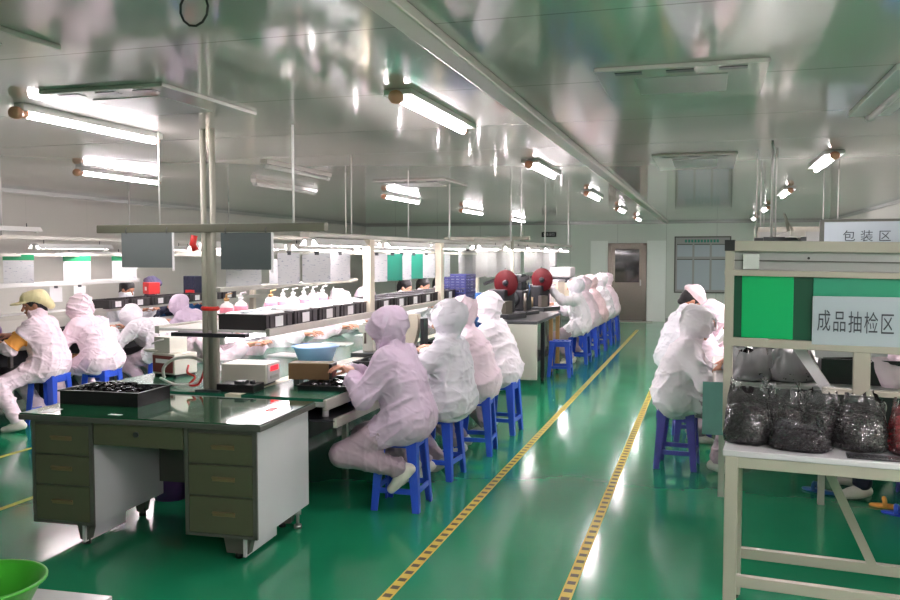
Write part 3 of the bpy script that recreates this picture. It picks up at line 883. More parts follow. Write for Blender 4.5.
for i, (px, py, w, l, r) in enumerate(((-1.36, 0.08, 0.08, 0.12, 8), (-0.92, 0.06, 0.08, 0.03, -4))):
    MB().box(-w / 2, w / 2, -l / 2, l / 2, 0.0, 0.0012).build('paper_slip', 'paperwhite', dk, loc=(px, py, 0.7642), rz=rad(r))
MB().box(-0.025, 0.025, -0.07, 0.07, 0, 0.0015).build('red_mark', 'red', dk, loc=(-0.13, 0.42, 0.7642), rz=rad(6))
# tray of black parts
t = thing('parts_tray', 'shallow black tray of glossy black parts on the desk', 'tray', (-3.51, 4.42, 0.7645), rad(2.5))
MB().tray(-0.27, 0.27, -0.17, 0.17, 0, 0.085, 0.006, 0.010).build('shell', 'black', t)
def heap(mb, x0, x1, y0, y1, z, n, s, hz=0.03):
    for k in range(n):
        x = random.uniform(x0, x1); y = random.uniform(y0, y1)
        e = 1 - ((x - (x0 + x1) / 2) / ((x1 - x0) / 2)) ** 2 * 0.6 - ((y - (y0 + y1) / 2) / ((y1 - y0) / 2)) ** 2 * 0.4
        zz = z + random.uniform(0, hz) * max(e, 0.1)
        a = random.uniform(0, 6.28); b = random.uniform(-0.6, 0.6)
        dx, dy, dz = s * random.uniform(0.6, 1.3), s * random.uniform(0.3, 0.6), s * random.uniform(0.25, 0.5)
        R = Matrix.Rotation(a, 3, 'Z') @ Matrix.Rotation(b, 3, 'X')
        vs = [R @ Vector((sx * dx, sy * dy, sz * dz)) + Vector((x, y, zz)) for sz in (-1, 1) for sx, sy in ((-1, -1), (1, -1), (1, 1), (-1, 1))]
        mb.add(vs, [(3, 2, 1, 0), (4, 5, 6, 7), (0, 1, 5, 4), (1, 2, 6, 5), (2, 3, 7, 6), (3, 0, 4, 7)])
    return mb
o = heap(MB().box(-0.26, 0.26, -0.16, 0.16, 0.007, 0.045), -0.24, 0.24, -0.14, 0.14, 0.058, 320, 0.016, 0.055).build('black_parts', 'chips', None, loc=(-3.51, 4.42, 0.7645), rz=rad(2.5))
o['kind'] = 'stuff'; tag(o, 'heap of glossy black small parts in the tray on the desk', 'parts')
# bag of red and purple things under the desk
t = thing('wrapped_bundle', 'red and purple wrapped bundle on the floor behind the desk', 'bundle', (-3.52, 4.98, 0))
MB().lathe([(0.001, 0), (0.11, 0.0), (0.13, 0.16), (0.12, 0.36), (0.08, 0.52), (0.001, 0.55)], 14).build('wrap', 'purple', t)
MB().tube([(0.12 * math.cos(a * 0.6), 0.12 * math.sin(a * 0.6) , 0.10 + a * 0.019) for a in range(22)], 0.022, 8).build('band', 'red', t)

# basin on a low white bench, near corner
t = thing('low_bench', 'low white bench at the photo\'s bottom left corner under the basin', 'bench', (-2.55, 2.33, 0), rad(4))
MB().box(-0.55, 0.46, -0.24, 0.25, 0.37, 0.40).build('top', 'tabletop', t, bev=0.004)
for sx in (-0.5, 0.41):
    for sy in (-0.2, 0.2):
        MB().box(sx - 0.02, sx + 0.02, sy - 0.02, sy + 0.02, 0, 0.37).build('leg', 'frame', t)
t = thing('basin', 'lime green plastic basin on the low white bench', 'basin', (-2.40, 2.30, 0.40))
MB().lathe([(0.001, 0.0), (0.13, 0.0), (0.195, 0.125), (0.205, 0.13), (0.207, 0.135), (0.200, 0.138), (0.188, 0.127), (0.126, 0.008), (0.001, 0.008)], 40).build('bowl', 'lime', t)
MB().lathe([(0.203, 0.128), (0.212, 0.132), (0.212, 0.140), (0.203, 0.142), (0.196, 0.136)], 40).build('rim', 'lime', t)

# ---------------------------------------------------------------- main line
def bench(name, label, x0, x1, y0, y1, z, legs, strips, edge='alu', shelf=None, group=None):
    t = thing(name, label, 'workbench', (x0, y0, 0), 0, group)
    w, l = x1 - x0, y1 - y0
    MB().box(0, w, 0, l, z - 0.05, z - 0.02).build('top', 'greyplate', t)
    for (a, b, m) in strips:
        MB().box(a - x0, b - x0, 0.01, l - 0.01, z - 0.02, z).build('work_mat', m, t)
    for xx in (0, w):
        MB().box(xx - 0.012, xx + 0.012, 0, l, z - 0.075, z - 0.004).build('edge_rail', edge, t, bev=0.006)
    n = max(2, int(legs))
    for k in range(n):
        yy = 0.06 + (l - 0.12) * k / (n - 1)
        for xx in (0.05, w - 0.45):
            MB().box(xx - 0.02, xx + 0.02, yy - 0.02, yy + 0.02, 0, z - 0.05).build('leg', 'alu', t)
    if shelf:
        MB().box(w * 0.42, w * 0.43, 0.05, l - 0.05, 0.06, z - 0.05).build('light_block_panel', 'dark', t)  # added dark panel, blocks light spilling through under the bench
        MB().box(0.04, w + 0.06, 0.02, l - 0.02, shelf - 0.012, shelf).build('lower_shelf', 'dark', t)
        MB().box(w + 0.05, w + 0.075, 0.02, l - 0.02, shelf - 0.045, shelf + 0.012).build('shelf_edge', 'alu', t)
    return t
bench('assembly_bench', 'long green-topped assembly bench running back from the desk', -4.10, -2.30, 4.86, 10.05, 0.76, 5, [(-4.09, -3.02, 'matgreen'), (-3.02, -2.90, 'cream'), (-2.90, -2.31, 'matgreen')], shelf=0.625)
bench('assembly_bench', 'far assembly bench beyond the reel machines, by the far row of workers', -3.95, -2.35, 12.3, 18.4, 0.78, 5, [(-3.94, -2.36, 'greyplate')])
# bottles on the lower shelf
for i, yy in enumerate((5.00, 5.42, 5.62, 6.0)):
    t = thing('small_bottle', 'small clear bottle on the shelf under the bench edge, %s from the desk' % ORD[i], 'bottle', (-2.36, yy, 0.625), 0, 'bottles on the lower shelf')
    MB().lathe([(0.001, 0), (0.022, 0), (0.022, 0.06), (0.010, 0.075), (0.010, 0.085), (0.001, 0.085)], 14).build('body', ('bluemach', 'bottle')[i % 2 == 0], t)
    MB().cyl((0, 0, 0.083), (0, 0, 0.10), 0.012).build('cap', 'white', t)

rk = thing('line_rack', 'overhead rack with crate shelf, pipes and crossbar above the assembly bench', 'rack', (-3.17, 4.95, 0))
for xx in (-0.040, 0.030):
    MB().cyl((xx, 0, 0.76), (xx, 0, CZ), 0.0195, 16).build('pole', 'pole', rk)
MB().box(-0.048, 0.036, 0.022, 0.06, 0.76, 1.13).build('lower_post', 'pole', rk, bev=0.01)
MB().box(-0.02, 0.01, 0.0, 0.03, 1.17, 1.82).build('pole_web', 'pole', rk)
MB().box(-0.09, 0.09, -0.06, 0.09, 0.757, 0.775).build('base_plate', 'gunmetal', rk)
MB().box(-0.87, 0.85, -0.03, 0.03, 1.82, 1.875).build('crossbar', 'olive', rk, bev=0.004)
MB().box(-0.28, 0.28, -0.04, 0.02, 1.125, 1.15).build('shelf_bracket', 'dark', rk)
MB().box(-0.42, 0.40, 0.02, 5.05, 1.155, 1.172).build('shelf_board', 'white', rk)
MB().box(0.395, 0.43, 0.02, 5.05, 1.135, 1.185).build('shelf_edge', 'alu', rk, bev=0.006)
MB().box(-0.45, -0.415, 0.02, 5.05, 1.135, 1.185).build('shelf_edge', 'alu', rk)
MB().box(0.20, 0.235, -0.25, 1.95, 1.435, 1.465).build('upper_rail', 'alu', rk, bev=0.005)
for k, yy in enumerate((1.80, 3.80)):
    MB().box(0.365, 0.435, yy - 0.05, yy + 0.05, 1.185, 1.80).build('post', 'cream', rk, bev=0.006)
for x0 in (-0.38, 0.28):
    MB().box(x0, x0 + 0.09, 0.75, 5.6, 1.80, 1.84).build('lamp_channel', 'alu', rk, bev=0.01)
    MB().box(x0 + 0.03, x0 + 0.06, 0.05, 5.6, 1.675, 1.70).build('paper_rail', 'alu', rk)
for xx, yy, z0, r in ((0.62, 0.0, 1.86, 0.008), (-0.38, 0.0, 1.86, 0.006), (0.33, 1.6, 1.82, 0.006), (0.33, 3.0, 1.82, 0.006), (0.33, 4.4, 1.82, 0.009), (-0.34, 3.0, 1.82, 0.006)):
    MB().cyl((xx, yy, z0), (xx, yy, CZ), r, 10).build('hanger_rod', 'white', rk)
MB().tube([(-0.09, -0.035, 1.80), (-0.10, -0.04, 1.74), (-0.085, -0.03, 1.70)], 0.022, 8).build('red_cable_tie', 'cable_r', rk)
MB().lathe([(0.038, 0), (0.044, 0.014), (0.038, 0.028)], 16, (-0.005, 0.008, 1.30), sx=1.6).build('red_band', 'cable_r', rk)
r2 = thing('line_rack', 'far overhead rack of channels and rods above the far assembly bench', 'rack', (-2.85, 10.3, 0))
MB().box(-0.05, 0.05, 0.0, 8.0, 1.84, 1.88).build('lamp_channel', 'alu', r2)
MB().box(-0.75, -0.65, 0.0, 8.0, 1.84, 1.88).build('lamp_channel', 'alu', r2)
MB().box(-0.02, 0.01, 0.0, 8.0, 1.72, 1.745).build('paper_rail', 'alu', r2)
MB().box(-0.8, 0.45, 1.45, 1.52, 1.88, 1.93).build('crossbar', 'pole', r2)
for xx, yy in ((0.22, 1.3), (0.30, 1.6), (0.22, 3.9), (0.2, 6.5)):
    MB().cyl((xx, yy, 1.86), (xx, yy, CZ), 0.012, 10).build('hanger_rod', 'white', r2)
for yy in (1.6, 7.9):
    MB().box(-0.40, -0.33, yy - 0.035, yy + 0.035, 0.78, 1.86).build('post', 'pole', r2)
MB().box(0.18, 0.22, 1.47, 1.51, 1.25, 1.90).build('post', 'pole', r2)

def board(label, x0, x1, z0, z1, m):
    t = thing('hanging_board', label, 'board', ((x0 + x1) / 2, 4.915, z0), 0, None)
    w = (x1 - x0) / 2; h_ = z1 - z0
    MB().box(-w, w, -0.004, 0.004, 0, h_).build('sheet', m, t)
    MB().box(w, w + 0.012, -0.006, 0.006, -0.02, h_).build('side_strip', 'paperwhite', t)
    for sx in (-w * 0.8, w * 0.8):
        MB().tube([(sx, 0, h_ - 0.01), (sx, -0.012, h_ + 0.015), (sx, 0.0, h_ + 0.035)], 0.003, 6).build('hook', 'gunmetal', t)
board('light grey board hanging from the crossbar left of the pipes', -3.83, -3.43, 1.585, 1.82, 'greyboard')
board('slate grey board hanging from the crossbar right of the pipes', -3.06, -2.69, 1.575, 1.815, 'darkboard')

def bench_lamp(label, x, y, z, length=1.2, group='lamps over the main line', ref=True, tube='btube'):
    t = thing('bench_lamp', label, 'lamp', (x, y, z), 0, group)
    if ref:
        MB().prism([(-0.05, 0.05), (0.05, 0.05), (0.085, 0.0), (0.075, -0.005), (0.045, 0.035), (-0.045, 0.035), (-0.075, -0.005), (-0.085, 0.0)], length, 'y').build('reflector', 'white', t)
    MB().cyl((0, 0.02, 0.012), (0, length - 0.02, 0.012), 0.017, 12).build('tube', tube, t)
    for yy in (0.0, length - 0.03):
        MB().box(-0.022, 0.022, yy, yy + 0.03, -0.012, 0.04).build('lamp_holder', 'white', t, bev=0.004)
    for yy in (0.15, length - 0.15):
        MB().cyl((0, yy, 0.04), (0, yy, 0.09), 0.005, 8).build('hanger', 'gunmetal', t)
    return t
for i, yy in enumerate((5.75, 7.25, 8.75)):
    bench_lamp('lit bench lamp over the workers\' side of the crate shelf, %s from the pipes' % ORD[i], -2.84, yy, 1.745)
for i, yy in enumerate((5.3, 6.7, 8.1, 9.4)):
    bench_lamp('lit bench lamp over the far side of the crate shelf, %s from the pipes' % ORD[i], -3.50, yy, 1.72)
for i, yy in enumerate((10.5, 12.0, 13.6, 15.2, 16.8)):
    bench_lamp('lit bench lamp over the far assembly bench, %s beyond the crate shelf' % ORD[i], -2.84, yy, 1.755, 1.2, 'lamps over the far bench')
for i, yy in enumerate((11.0, 12.6, 14.2)):
    bench_lamp('lit bench lamp on the far channel behind the reel machines, %s from the crates' % ORD[i], -3.54, yy, 1.755, 1.2, 'lamps over the far bench')

for i, yy in enumerate((5.2, 6.6, 8.0)):
    bench_lamp('lit tube fixed under the crate shelf, %s from the pipes' % ORD[i], -3.25, yy, 1.055, 1.2, 'lamps under the crate shelf', ref=False, tube='btube_low')
# crates on the shelf
def make_crate(label, x, y, z, w, l, hgt, group, tags=True):
    t = thing('parts_crate', label, 'crate', (x, y, z), 0, group)
    mb = MB().tray(-w / 2, w / 2, -l / 2, l / 2, 0, hgt, 0.006, 0.008)
    for k in range(3):
        yy = -l / 2 + l * (k + 0.5) / 3
        mb.box(w / 2, w / 2 + 0.006, yy - 0.02, yy + 0.02, 0.008, hgt - 0.012)
    mb.build('shell', 'crate', t)
    if tags: MB().box(w / 2 + 0.006, w / 2 + 0.008, -l * 0.20, l * 0.10, 0.018, hgt - 0.018).build('label_tag', 'paperwhite', t)
    return t
c0 = make_crate('black parts crate on the overhead shelf, first from the pipes', -2.955, 5.17, 1.172, 0.36, 0.36, 0.105, 'crates on the overhead shelf')
for i in range(1, 12):
    dup(c0, (-2.955, 5.17 + i * 0.40, 1.172), 0, 'black parts crate on the overhead shelf, %s from the pipes' % ORD[i])
for i in range(5):
    t = thing('white_packet', 'white paper-wrapped packet lying in the %s crate from the pipes' % ORD[i], 'packet', (-2.96, 5.17 + i * 0.40, 1.180), rad(random.uniform(-6, 6)), 'packets in the crates')
    MB().box(-0.15, 0.15, -0.15, 0.15, 0.0, 0.105 + 0.006 * (i % 2)).build('packet', 'paperwhite', t, bev=0.02)
    MB().box(-0.02, 0.02, -0.152, 0.152, 0.104, 0.113).build('wrap_band', 'signgrey', t)
# bottles with pink liquid behind the crates
bt = [(-3.36, 5.46, 'plain'), (-3.36, 5.66, 'pink'), (-3.36, 6.12, 'plain'), (-3.36, 6.32, 'pink'), (-3.36, 6.50, 'white'), (-3.36, 6.70, 'pink'), (-3.36, 6.88, 'white'), (-3.36, 7.08, 'pink')]
for i, (bx, by, k) in enumerate(bt):
    t = thing('squeeze_bottle', '%s bottle standing behind the crates, %s from the pipes' % ({'plain': 'rust-tinted clear', 'pink': 'pink-filled white', 'white': 'white'}[k], ORD[i]), 'bottle', (bx, by, 1.172), 0, 'bottles behind the crates')
    t.scale = (1.12, 1.12, 0.86)
    MB().lathe([(0.001, 0), (0.042, 0), (0.045, 0.02), (0.045, 0.13), (0.036, 0.16), (0.016, 0.175), (0.014, 0.195), (0.001, 0.195)], 18).build('body', 'bottle', t)
    MB().lathe([(0.0455, 0.05), (0.0462, 0.055), (0.0462, 0.132), (0.0455, 0.135)], 18).build('label_band', 'pink' if k != 'white' else 'paperwhite', t)
    MB().cyl((0, 0, 0.19), (0, 0, 0.215), 0.017).cyl((0, 0, 0.215), (0, 0, 0.25), 0.006).cyl((0, 0, 0.245), (0.04, 0, 0.255), 0.006).build('pump', 'bottle' if k != 'plain' else 'wood', t)

def hang_paper(label, x, y, z, w, hgt, kind='paper', rz=0.0, group=None):
    t = thing('hanging_paper', label, 'paper', (x, y, z), rz, group)
    MB().box(-0.0015, 0.0015, -w / 2, w / 2, 0, hgt).build('sheet', {'paper': 'paper', 'teal': 'teal', 'white': 'paperwhite', 'green': 'paper', 'sleeve': 'sleeve'}[kind], t)
    if kind == 'green':
        MB().box(-0.003, 0.003, -w / 2 - 0.004, w / 2 + 0.004, hgt - 0.065, hgt).build('heading', 'greenhead', t)
    MB().box(-0.005, 0.005, -0.02, 0.02, hgt - 0.015, hgt + 0.012).build('clip', 'gunmetal', t)
    return t
for i, (yy, k, r) in enumerate(((5.36, 'white', 12), (5.80, 'paper', -6), (6.22, 'paper', 5))):
    hang_paper('printed white sheet hanging over the crates, %s right of the slate board' % ORD[i], -2.80, yy, 1.465, 0.27, 0.22, 'paper', rad(r - 18), 'sheets hanging over the crates')
hang_paper('lavender-white printed sheet hanging just below the slate board', -3.05, 5.18, 1.435, 0.24, 0.21, 'paper', rad(-50), 'sheets hanging over the crates')
hang_paper('white sheet hanging below the right edge of the slate board', -3.05, 5.75, 1.45, 0.22, 0.19, 'paper', rad(-40), 'sheets hanging over the crates')
for i, (yy, k) in enumerate(((7.05, 'paper'), (7.45, 'teal'), (7.70, 'paper'), (8.05, 'teal'), (8.45, 'paper'), (8.78, 'teal'), (9.0, 'paper'))):
    hang_paper('%s hanging over the crates, %s beyond the cream post' % ({'paper': 'white sheet', 'teal': 'teal folder'}[k], ORD[i]), -2.82, yy, 1.43, 0.26, 0.25, k, rad(-26), 'sheets hanging over the crates')
for i in range(13):
    hang_paper('thin white sheet in the row hanging above the reel machines, %s from the blue crates' % ORD[i], -2.88, 10.0 + 0.27 * i, 1.36 + 0.03 * random.random(), 0.14, 0.36, 'sleeve', rad(-20 + random.uniform(-15, 15)), 'sheets above the reel machines')
for i in range(7):
    hang_paper('thin white sheet hanging above the far bench, %s beyond the second reel machine' % ORD[i], -2.88, 14.0 + 0.42 * i, 1.38, 0.28, 0.34, 'sleeve', rad(-20 + random.uniform(-12, 12)), 'sheets above the far bench')

# equipment on the bench
t = thing('power_supply', 'maroon-fronted power unit on the bench left of the pipes', 'instrument', (-3.88, 5.42, 0.76), rad(-14))
MB().box(-0.12, 0.12, 0, 0.22, 0.02, 0.175).build('case', 'boxgrey', t, bev=0.006)
MB().box(-0.105, 0.105, -0.008, 0.002, 0.035, 0.160).build('face', 'maroon', t)
MB().box(-0.07, 0.07, -0.011, -0.007, 0.105, 0.135).build('label_strip', 'paperwhite', t)
MB().cyl((0.03, -0.02, 0.065), (0.03, -0.008, 0.065), 0.010).build('knob', 'black', t)
for sx in (-0.1, 0.1): MB().box(sx - 0.015, sx + 0.015, 0.02, 0.2, 0, 0.02).build('foot', 'black', t)
t = thing('small_box', 'small pale box with a lever on top of the maroon power unit', 'box', (-3.90, 5.50, 0.936), rad(-14))
MB().box(-0.085, 0.085, -0.05, 0.12, 0, 0.12).build('case', 'boxgrey', t, bev=0.004)
MB().tube([(-0.1, -0.055, 0.065), (-0.03, -0.06, 0.09), (0.03, -0.06, 0.105)], 0.006, 8).build('lever', 'white', t)
MB().lathe([(0.001, 0), (0.055, 0.0), (0.085, 0.018), (0.001, 0.02)], 20, (-0.12, -0.02, 0.0)).build('dish', 'boxgrey', t)
t = thing('digital_meter', 'beige digital meter with a red number display on the bench right of the pipes', 'instrument', (-3.07, 5.18, 0.76), rad(6))
MB().box(-0.16, 0.17, 0, 0.26, 0.02, 0.155).build('case', 'boxgrey', t, bev=0.006)
MB().box(0.17, 0.176, 0.03, 0.24, 0.025, 0.150).build('face', 'tabletop', t)
MB().box(0.176, 0.179, 0.07, 0.20, 0.102, 0.135).build('display', 'led', t)
MB().box(0.176, 0.180, 0.07, 0.20, 0.05, 0.07).build('key_row', 'greyplate', t)
for sx in (-0.12, 0.12): MB().box(sx - 0.02, sx + 0.02, 0.02, 0.24, 0, 0.02).build('foot', 'black', t)
t = thing('adapter_unit', 'low black adapter unit in front of the digital meter', 'instrument', (-2.98, 5.0, 0.76), rad(4))
MB().box(-0.14, 0.13, -0.07, 0.09, 0, 0.055).build('case', 'black', t, bev=0.006)
MB().box(-0.02, 0.05, -0.05, 0.02, 0.055, 0.075).build('socket', 'gunmetal', t)
MB().lathe([(0.001, 0), (0.02, 0), (0.018, 0.02), (0.001, 0.022)], 14, (0.09, 0.0, 0.055)).build('dial', 'dark', t)
t = thing('equipment_box', 'long brown instrument tilted on the bench in front of the first worker', 'instrument', (-2.63, 5.36, 0.80), rad(10))
MB().box(-0.17, 0.12, 0, 0.15, 0, 0.115).build('case', 'brown', t, bev=0.004)
MB().box(0.12, 0.14, 0.005, 0.145, 0.005, 0.11).build('face', 'dark', t)
MB().box(0.14, 0.144, 0.02, 0.12, 0.02, 0.055).build('panel', 'maroon', t)
for sx in (-0.12, 0.1): MB().box(sx - 0.02, sx + 0.02, 0.02, 0.13, -0.04, 0).build('stand', 'gunmetal', t)
t = thing('component_tray', 'dark tray of parts under the first worker\'s hands', 'tray', (-2.48, 5.40, 0.76), rad(4))
MB().tray(-0.17, 0.17, -0.24, 0.24, 0, 0.035, 0.006, 0.008).build('shell', 'black', t)
heap(MB(), -0.13, 0.13, -0.2, 0.2, 0.018, 60, 0.018, 0.015).build('components', 'chips', t)['kind'] = 'stuff'
t = thing('basin', 'pale blue plastic basin on the bench beside the first worker', 'basin', (-3.18, 6.55, 0.76))
MB().lathe([(0.001, 0.0), (0.135, 0.0), (0.185, 0.13), (0.195, 0.135), (0.19, 0.142), (0.178, 0.135), (0.13, 0.008), (0.001, 0.008)], 36).build('bowl', 'basin', t)
MB().lathe([(0.188, 0.128), (0.202, 0.133), (0.202, 0.142), (0.19, 0.145)], 36).build('rim', 'basin', t)
t = thing('press_tool', 'grey upright bench press beside the first worker\'s hood', 'machine', (-2.92, 7.1, 0.76))
MB().box(-0.12, 0.12, -0.13, 0.13, 0, 0.04).build('base', 'gunmetal', t, bev=0.006)
MB().box(-0.05, 0.05, -0.02, 0.06, 0.04, 0.30).build('column', 'boxgrey', t, bev=0.005)
MB().box(-0.045, 0.045, -0.12, 0.02, 0.22, 0.29).build('head', 'boxgrey', t, bev=0.005)
MB().cyl((0, -0.08, 0.12), (0, -0.08, 0.22), 0.012).build('ram', 'steel', t)
t = thing('press_tool', 'white bench press with dark guard between first and second workers', 'machine', (-2.72, 7.75, 0.76))
MB().box(-0.12, 0.12, -0.13, 0.13, 0, 0.04).build('base', 'dark', t, bev=0.006)
MB().prism([(-0.10, 0.04), (0.02, 0.04), (0.06, 0.20), (0.06, 0.34), (-0.03, 0.34), (-0.06, 0.22)], 0.09, 'y', -0.045).build('column', 'cream', t)
MB().box(0.09, 0.13, -0.06, 0.06, 0.04, 0.30).build('guard', 'dark', t)
for i, (cx, cy) in enumerate(((-2.55, 6.6), (-2.52, 7.3), (-2.50, 8.25), (-2.52, 9.0))):
    t = thing('component_tray', 'dark tray of parts on the bench before the %s worker of the stool row' % ORD[min(i + 1, 3)] if i < 3 else 'dark tray of parts at the bench end before the reel machines', 'tray', (cx, cy, 0.76), rad(random.uniform(-8, 8)))
    MB().tray(-0.19, 0.17, -0.26, 0.26, 0, 0.05, 0.006, 0.008).build('shell', 'black', t)
    heap(MB(), -0.15, 0.13, -0.22, 0.22, 0.03, 70, 0.022, 0.03).build('components', 'dark', t)['kind'] = 'stuff'
for i, (yy, rr) in enumerate(((5.95, 8), (6.9, -6), (7.9, 4), (8.9, -5))):
    o = MB().box(-0.16, 0.16, -0.12, 0.12, 0, 0.012).build('bounce_paper', 'paperwhite', None, loc=(-3.62, yy, 0.76), rz=rad(rr))  # white papers added to brighten the bench under the shelf
    tag(o, 'added white paper brightening the far half of the bench, %s from the pipes' % ORD[i], 'paper', 'papers on the bench')
# cables by the pipes
def cable(label, pts, r, m):
    n = 6; out = []
    P = [Vector(p) for p in pts]
    for i in range(len(P) - 1):
        p0 = P[max(i - 1, 0)]; p1 = P[i]; p2 = P[i + 1]; p3 = P[min(i + 2, len(P) - 1)]
        for k in range(n):
            q = k / n
            out.append(0.5 * ((2 * p1) + (p2 - p0) * q + (2 * p0 - 5 * p1 + 4 * p2 - p3) * q * q + (3 * p1 - p0 - 3 * p2 + p3) * q ** 3))
    out.append(P[-1])
    tag(MB().tube(out, r, 8).build('cable', m), label, 'cable')
cable('thick white cable arching from the power unit to the pipes', [(-3.75, 5.25, 0.79), (-3.72, 5.2, 0.80), (-3.66, 5.12, 0.88), (-3.55, 5.08, 0.945), (-3.40, 5.06, 0.965), (-3.27, 5.02, 0.95)], 0.011, 'cable_w')
cable('white cable lying across the desk end to the pipes', [(-3.76, 5.22, 0.785), (-3.6, 5.1, 0.775), (-3.45, 5.0, 0.78), (-3.32, 4.98, 0.80), (-3.25, 4.99, 0.86)], 0.010, 'cable_w')
cable('red cable twisted round the white ones beside the pipes', [(-3.46, 5.12, 0.90), (-3.42, 5.05, 0.86), (-3.33, 5.0, 0.84), (-3.36, 4.98, 0.79), (-3.28, 4.97, 0.80), (-3.25, 5.0, 0.90)], 0.008, 'cable_r')
# cloth stuff and pink workpieces omitted: seen only as workers' sleeves

# reel machines on a grey cabinet
t = thing('machine_cabinet', 'light grey machine cabinet with open frame beside the empty stool', 'cabinet', (-2.95, 10.45, 0))
MB().box(0, 0.92, 0, 0.04, 0.10, 0.80).build('front_panel', 'boxgrey', t, bev=0.005)
MB().box(0, 0.92, 0, 1.75, 0.80, 0.84).build('top', 'gunmetal', t, bev=0.005)
for xx, yy in ((0.03, 0.05), (0.89, 0.55), (0.03, 1.70), (0.89, 1.70), (0.89, 1.15)):
    MB().box(xx - 0.025, xx + 0.025, yy - 0.025, yy + 0.025, 0.06, 0.80).build('leg', 'wood' if yy > 1 else 'dark', t)
    MB().lathe([(0.001, -0.02), (0.03, -0.02), (0.03, 0.02), (0.001, 0.02)], 14, (xx, yy, 0.03), 'x').build('caster', 'black', t)
MB().box(0.1, 0.8, 0.1, 1.65, 0.25, 0.30).build('lower_tray', 'dark', t)
MB().box(0.3, 0.75, 0.3, 0.9, 0.30, 0.62).build('motor_box', 'dark', t)
def reel_machine(label, x, y, s, rz=0.0):
    t = thing('reel_machine', label, 'machine', (x, y, 0.84), rz)
    MB().box(-0.22, 0.22, -0.20, 0.20, 0, 0.06).build('base', 'gunmetal', t, bev=0.006)
    MB().box(-0.16, 0.10, -0.10, 0.14, 0.06, 0.36).build('body', 'dark', t, bev=0.02)
    MB().box(-0.06, 0.07, 0.0, 0.14, 0.36, 0.52).build('upper_body', 'dark', t, bev=0.02)
    MB().box(0.10, 0.16, -0.16, -0.02, 0.06, 0.22).build('feeder', 'steel', t, bev=0.004)
    MB().bar((0, 0.02, 0.28), (0.02, 0.02, 0.50), 0.05, 0.04).build('arm', 'black', t)
    MB().bar((-0.24, -0.02, 0.42), (0.06, 0.02, 0.54), 0.05, 0.035).build('arm', 'black', t)
    rl = MB().lathe([(0.001, -0.012), (0.16, -0.012), (0.165, -0.006), (0.165, 0.004), (0.155, 0.006), (0.07, 0.008), (0.05, 0.03), (0.001, 0.03)], 36, (0.07, -0.02, 0.44), 'y').build('reel', s, t)
    MB().lathe([(0.001, -0.03), (0.035, -0.03), (0.04, -0.012), (0.001, -0.012)], 18, (0.07, -0.02, 0.44), 'y').build('hub', 'dark', rl)
    for k in range(3):
        MB().cyl((-0.16 + 0.09 * k, -0.18, 0.06), (-0.16 + 0.09 * k, -0.18, 0.14 + 0.03 * k), 0.014).build('valve', ('steel', 'bluemach', 'brass')[k], t)
    MB().box(-0.20, -0.14, -0.05, 0.08, 0.10, 0.26).build('control_box', 'boxgrey', t, bev=0.004)
    for k in range(3): MB().tube([(-0.10 + 0.05 * k, 0.12, 0.36), (-0.02, 0.10 - 0.04 * k, 0.62 - 0.05 * k), (0.06 + 0.03 * k, 0.0, 0.46)], 0.008, 6).build('hose', 'cable_k', t)
    t.scale = (1.12, 1.12, 1.05)
    return t
reel_machine('dark reel machine with a round red reel, nearer of the two', -2.60, 10.95, 'reel', rad(-20))
reel_machine('dark reel machine with a maroon reel before the reaching worker', -2.42, 12.55, 'reel', rad(-22))
t = thing('terminal_machine', 'dark terminal machine standing between the two reel machines', 'machine', (-2.52, 11.75, 0.84), rad(-15))
MB().box(-0.20, 0.20, -0.20, 0.20, 0, 0.05).build('base', 'gunmetal', t, bev=0.006)
MB().box(-0.17, 0.10, -0.12, 0.16, 0.05, 0.34).build('body', 'dark', t, bev=0.02)
MB().box(-0.09, 0.05, -0.06, 0.10, 0.34, 0.56).build('head', 'dark', t, bev=0.02)
MB().cyl((0.13, -0.12, 0.05), (0.13, -0.12, 0.30), 0.02).build('press_column', 'steel', t)
MB().bar((-0.22, -0.08, 0.40), (0.16, -0.05, 0.52), 0.05, 0.06).build('arm', 'black', t)
MB().lathe([(0.001, -0.02), (0.09, -0.02), (0.10, 0), (0.09, 0.02), (0.001, 0.02)], 24, (-0.05, -0.15, 0.22), 'y').build('flywheel', 'gunmetal', t)
for k in range(3): MB().tube([(0.02 + 0.04 * k, 0.12, 0.30), (0.06 + 0.04 * k, 0.05, 0.44), (0.14, -0.02 + 0.03 * k, 0.36), (0.15, -0.10, 0.20)], 0.008, 6).build('hose', ('cable_k', 'bluemach', 'cable_k')[k], t)
t = thing('blue_feeder', 'blue painted feeder machine between the blue crates and the first reel', 'machine', (-2.84, 10.30, 0.76), rad(-15))
MB().box(-0.20, 0.06, -0.14, 0.16, 0, 0.30).build('body', 'gunmetal', t, bev=0.01)
MB().box(0.08, 0.16, -0.06, 0.06, 0, 0.44).build('column', 'bluemach', t, bev=0.006)
MB().prism([(-0.22, 0.30), (0.05, 0.30), (0.02, 0.40), (-0.08, 0.46), (-0.20, 0.42)], 0.22, 'y', -0.1).build('hood', 'indigo', t)
MB().lathe([(0.001, 0), (0.05, 0), (0.055, 0.02), (0.001, 0.03)], 20, (-0.06, -0.17, 0.18), 'y').build('dial', 'steel', t)
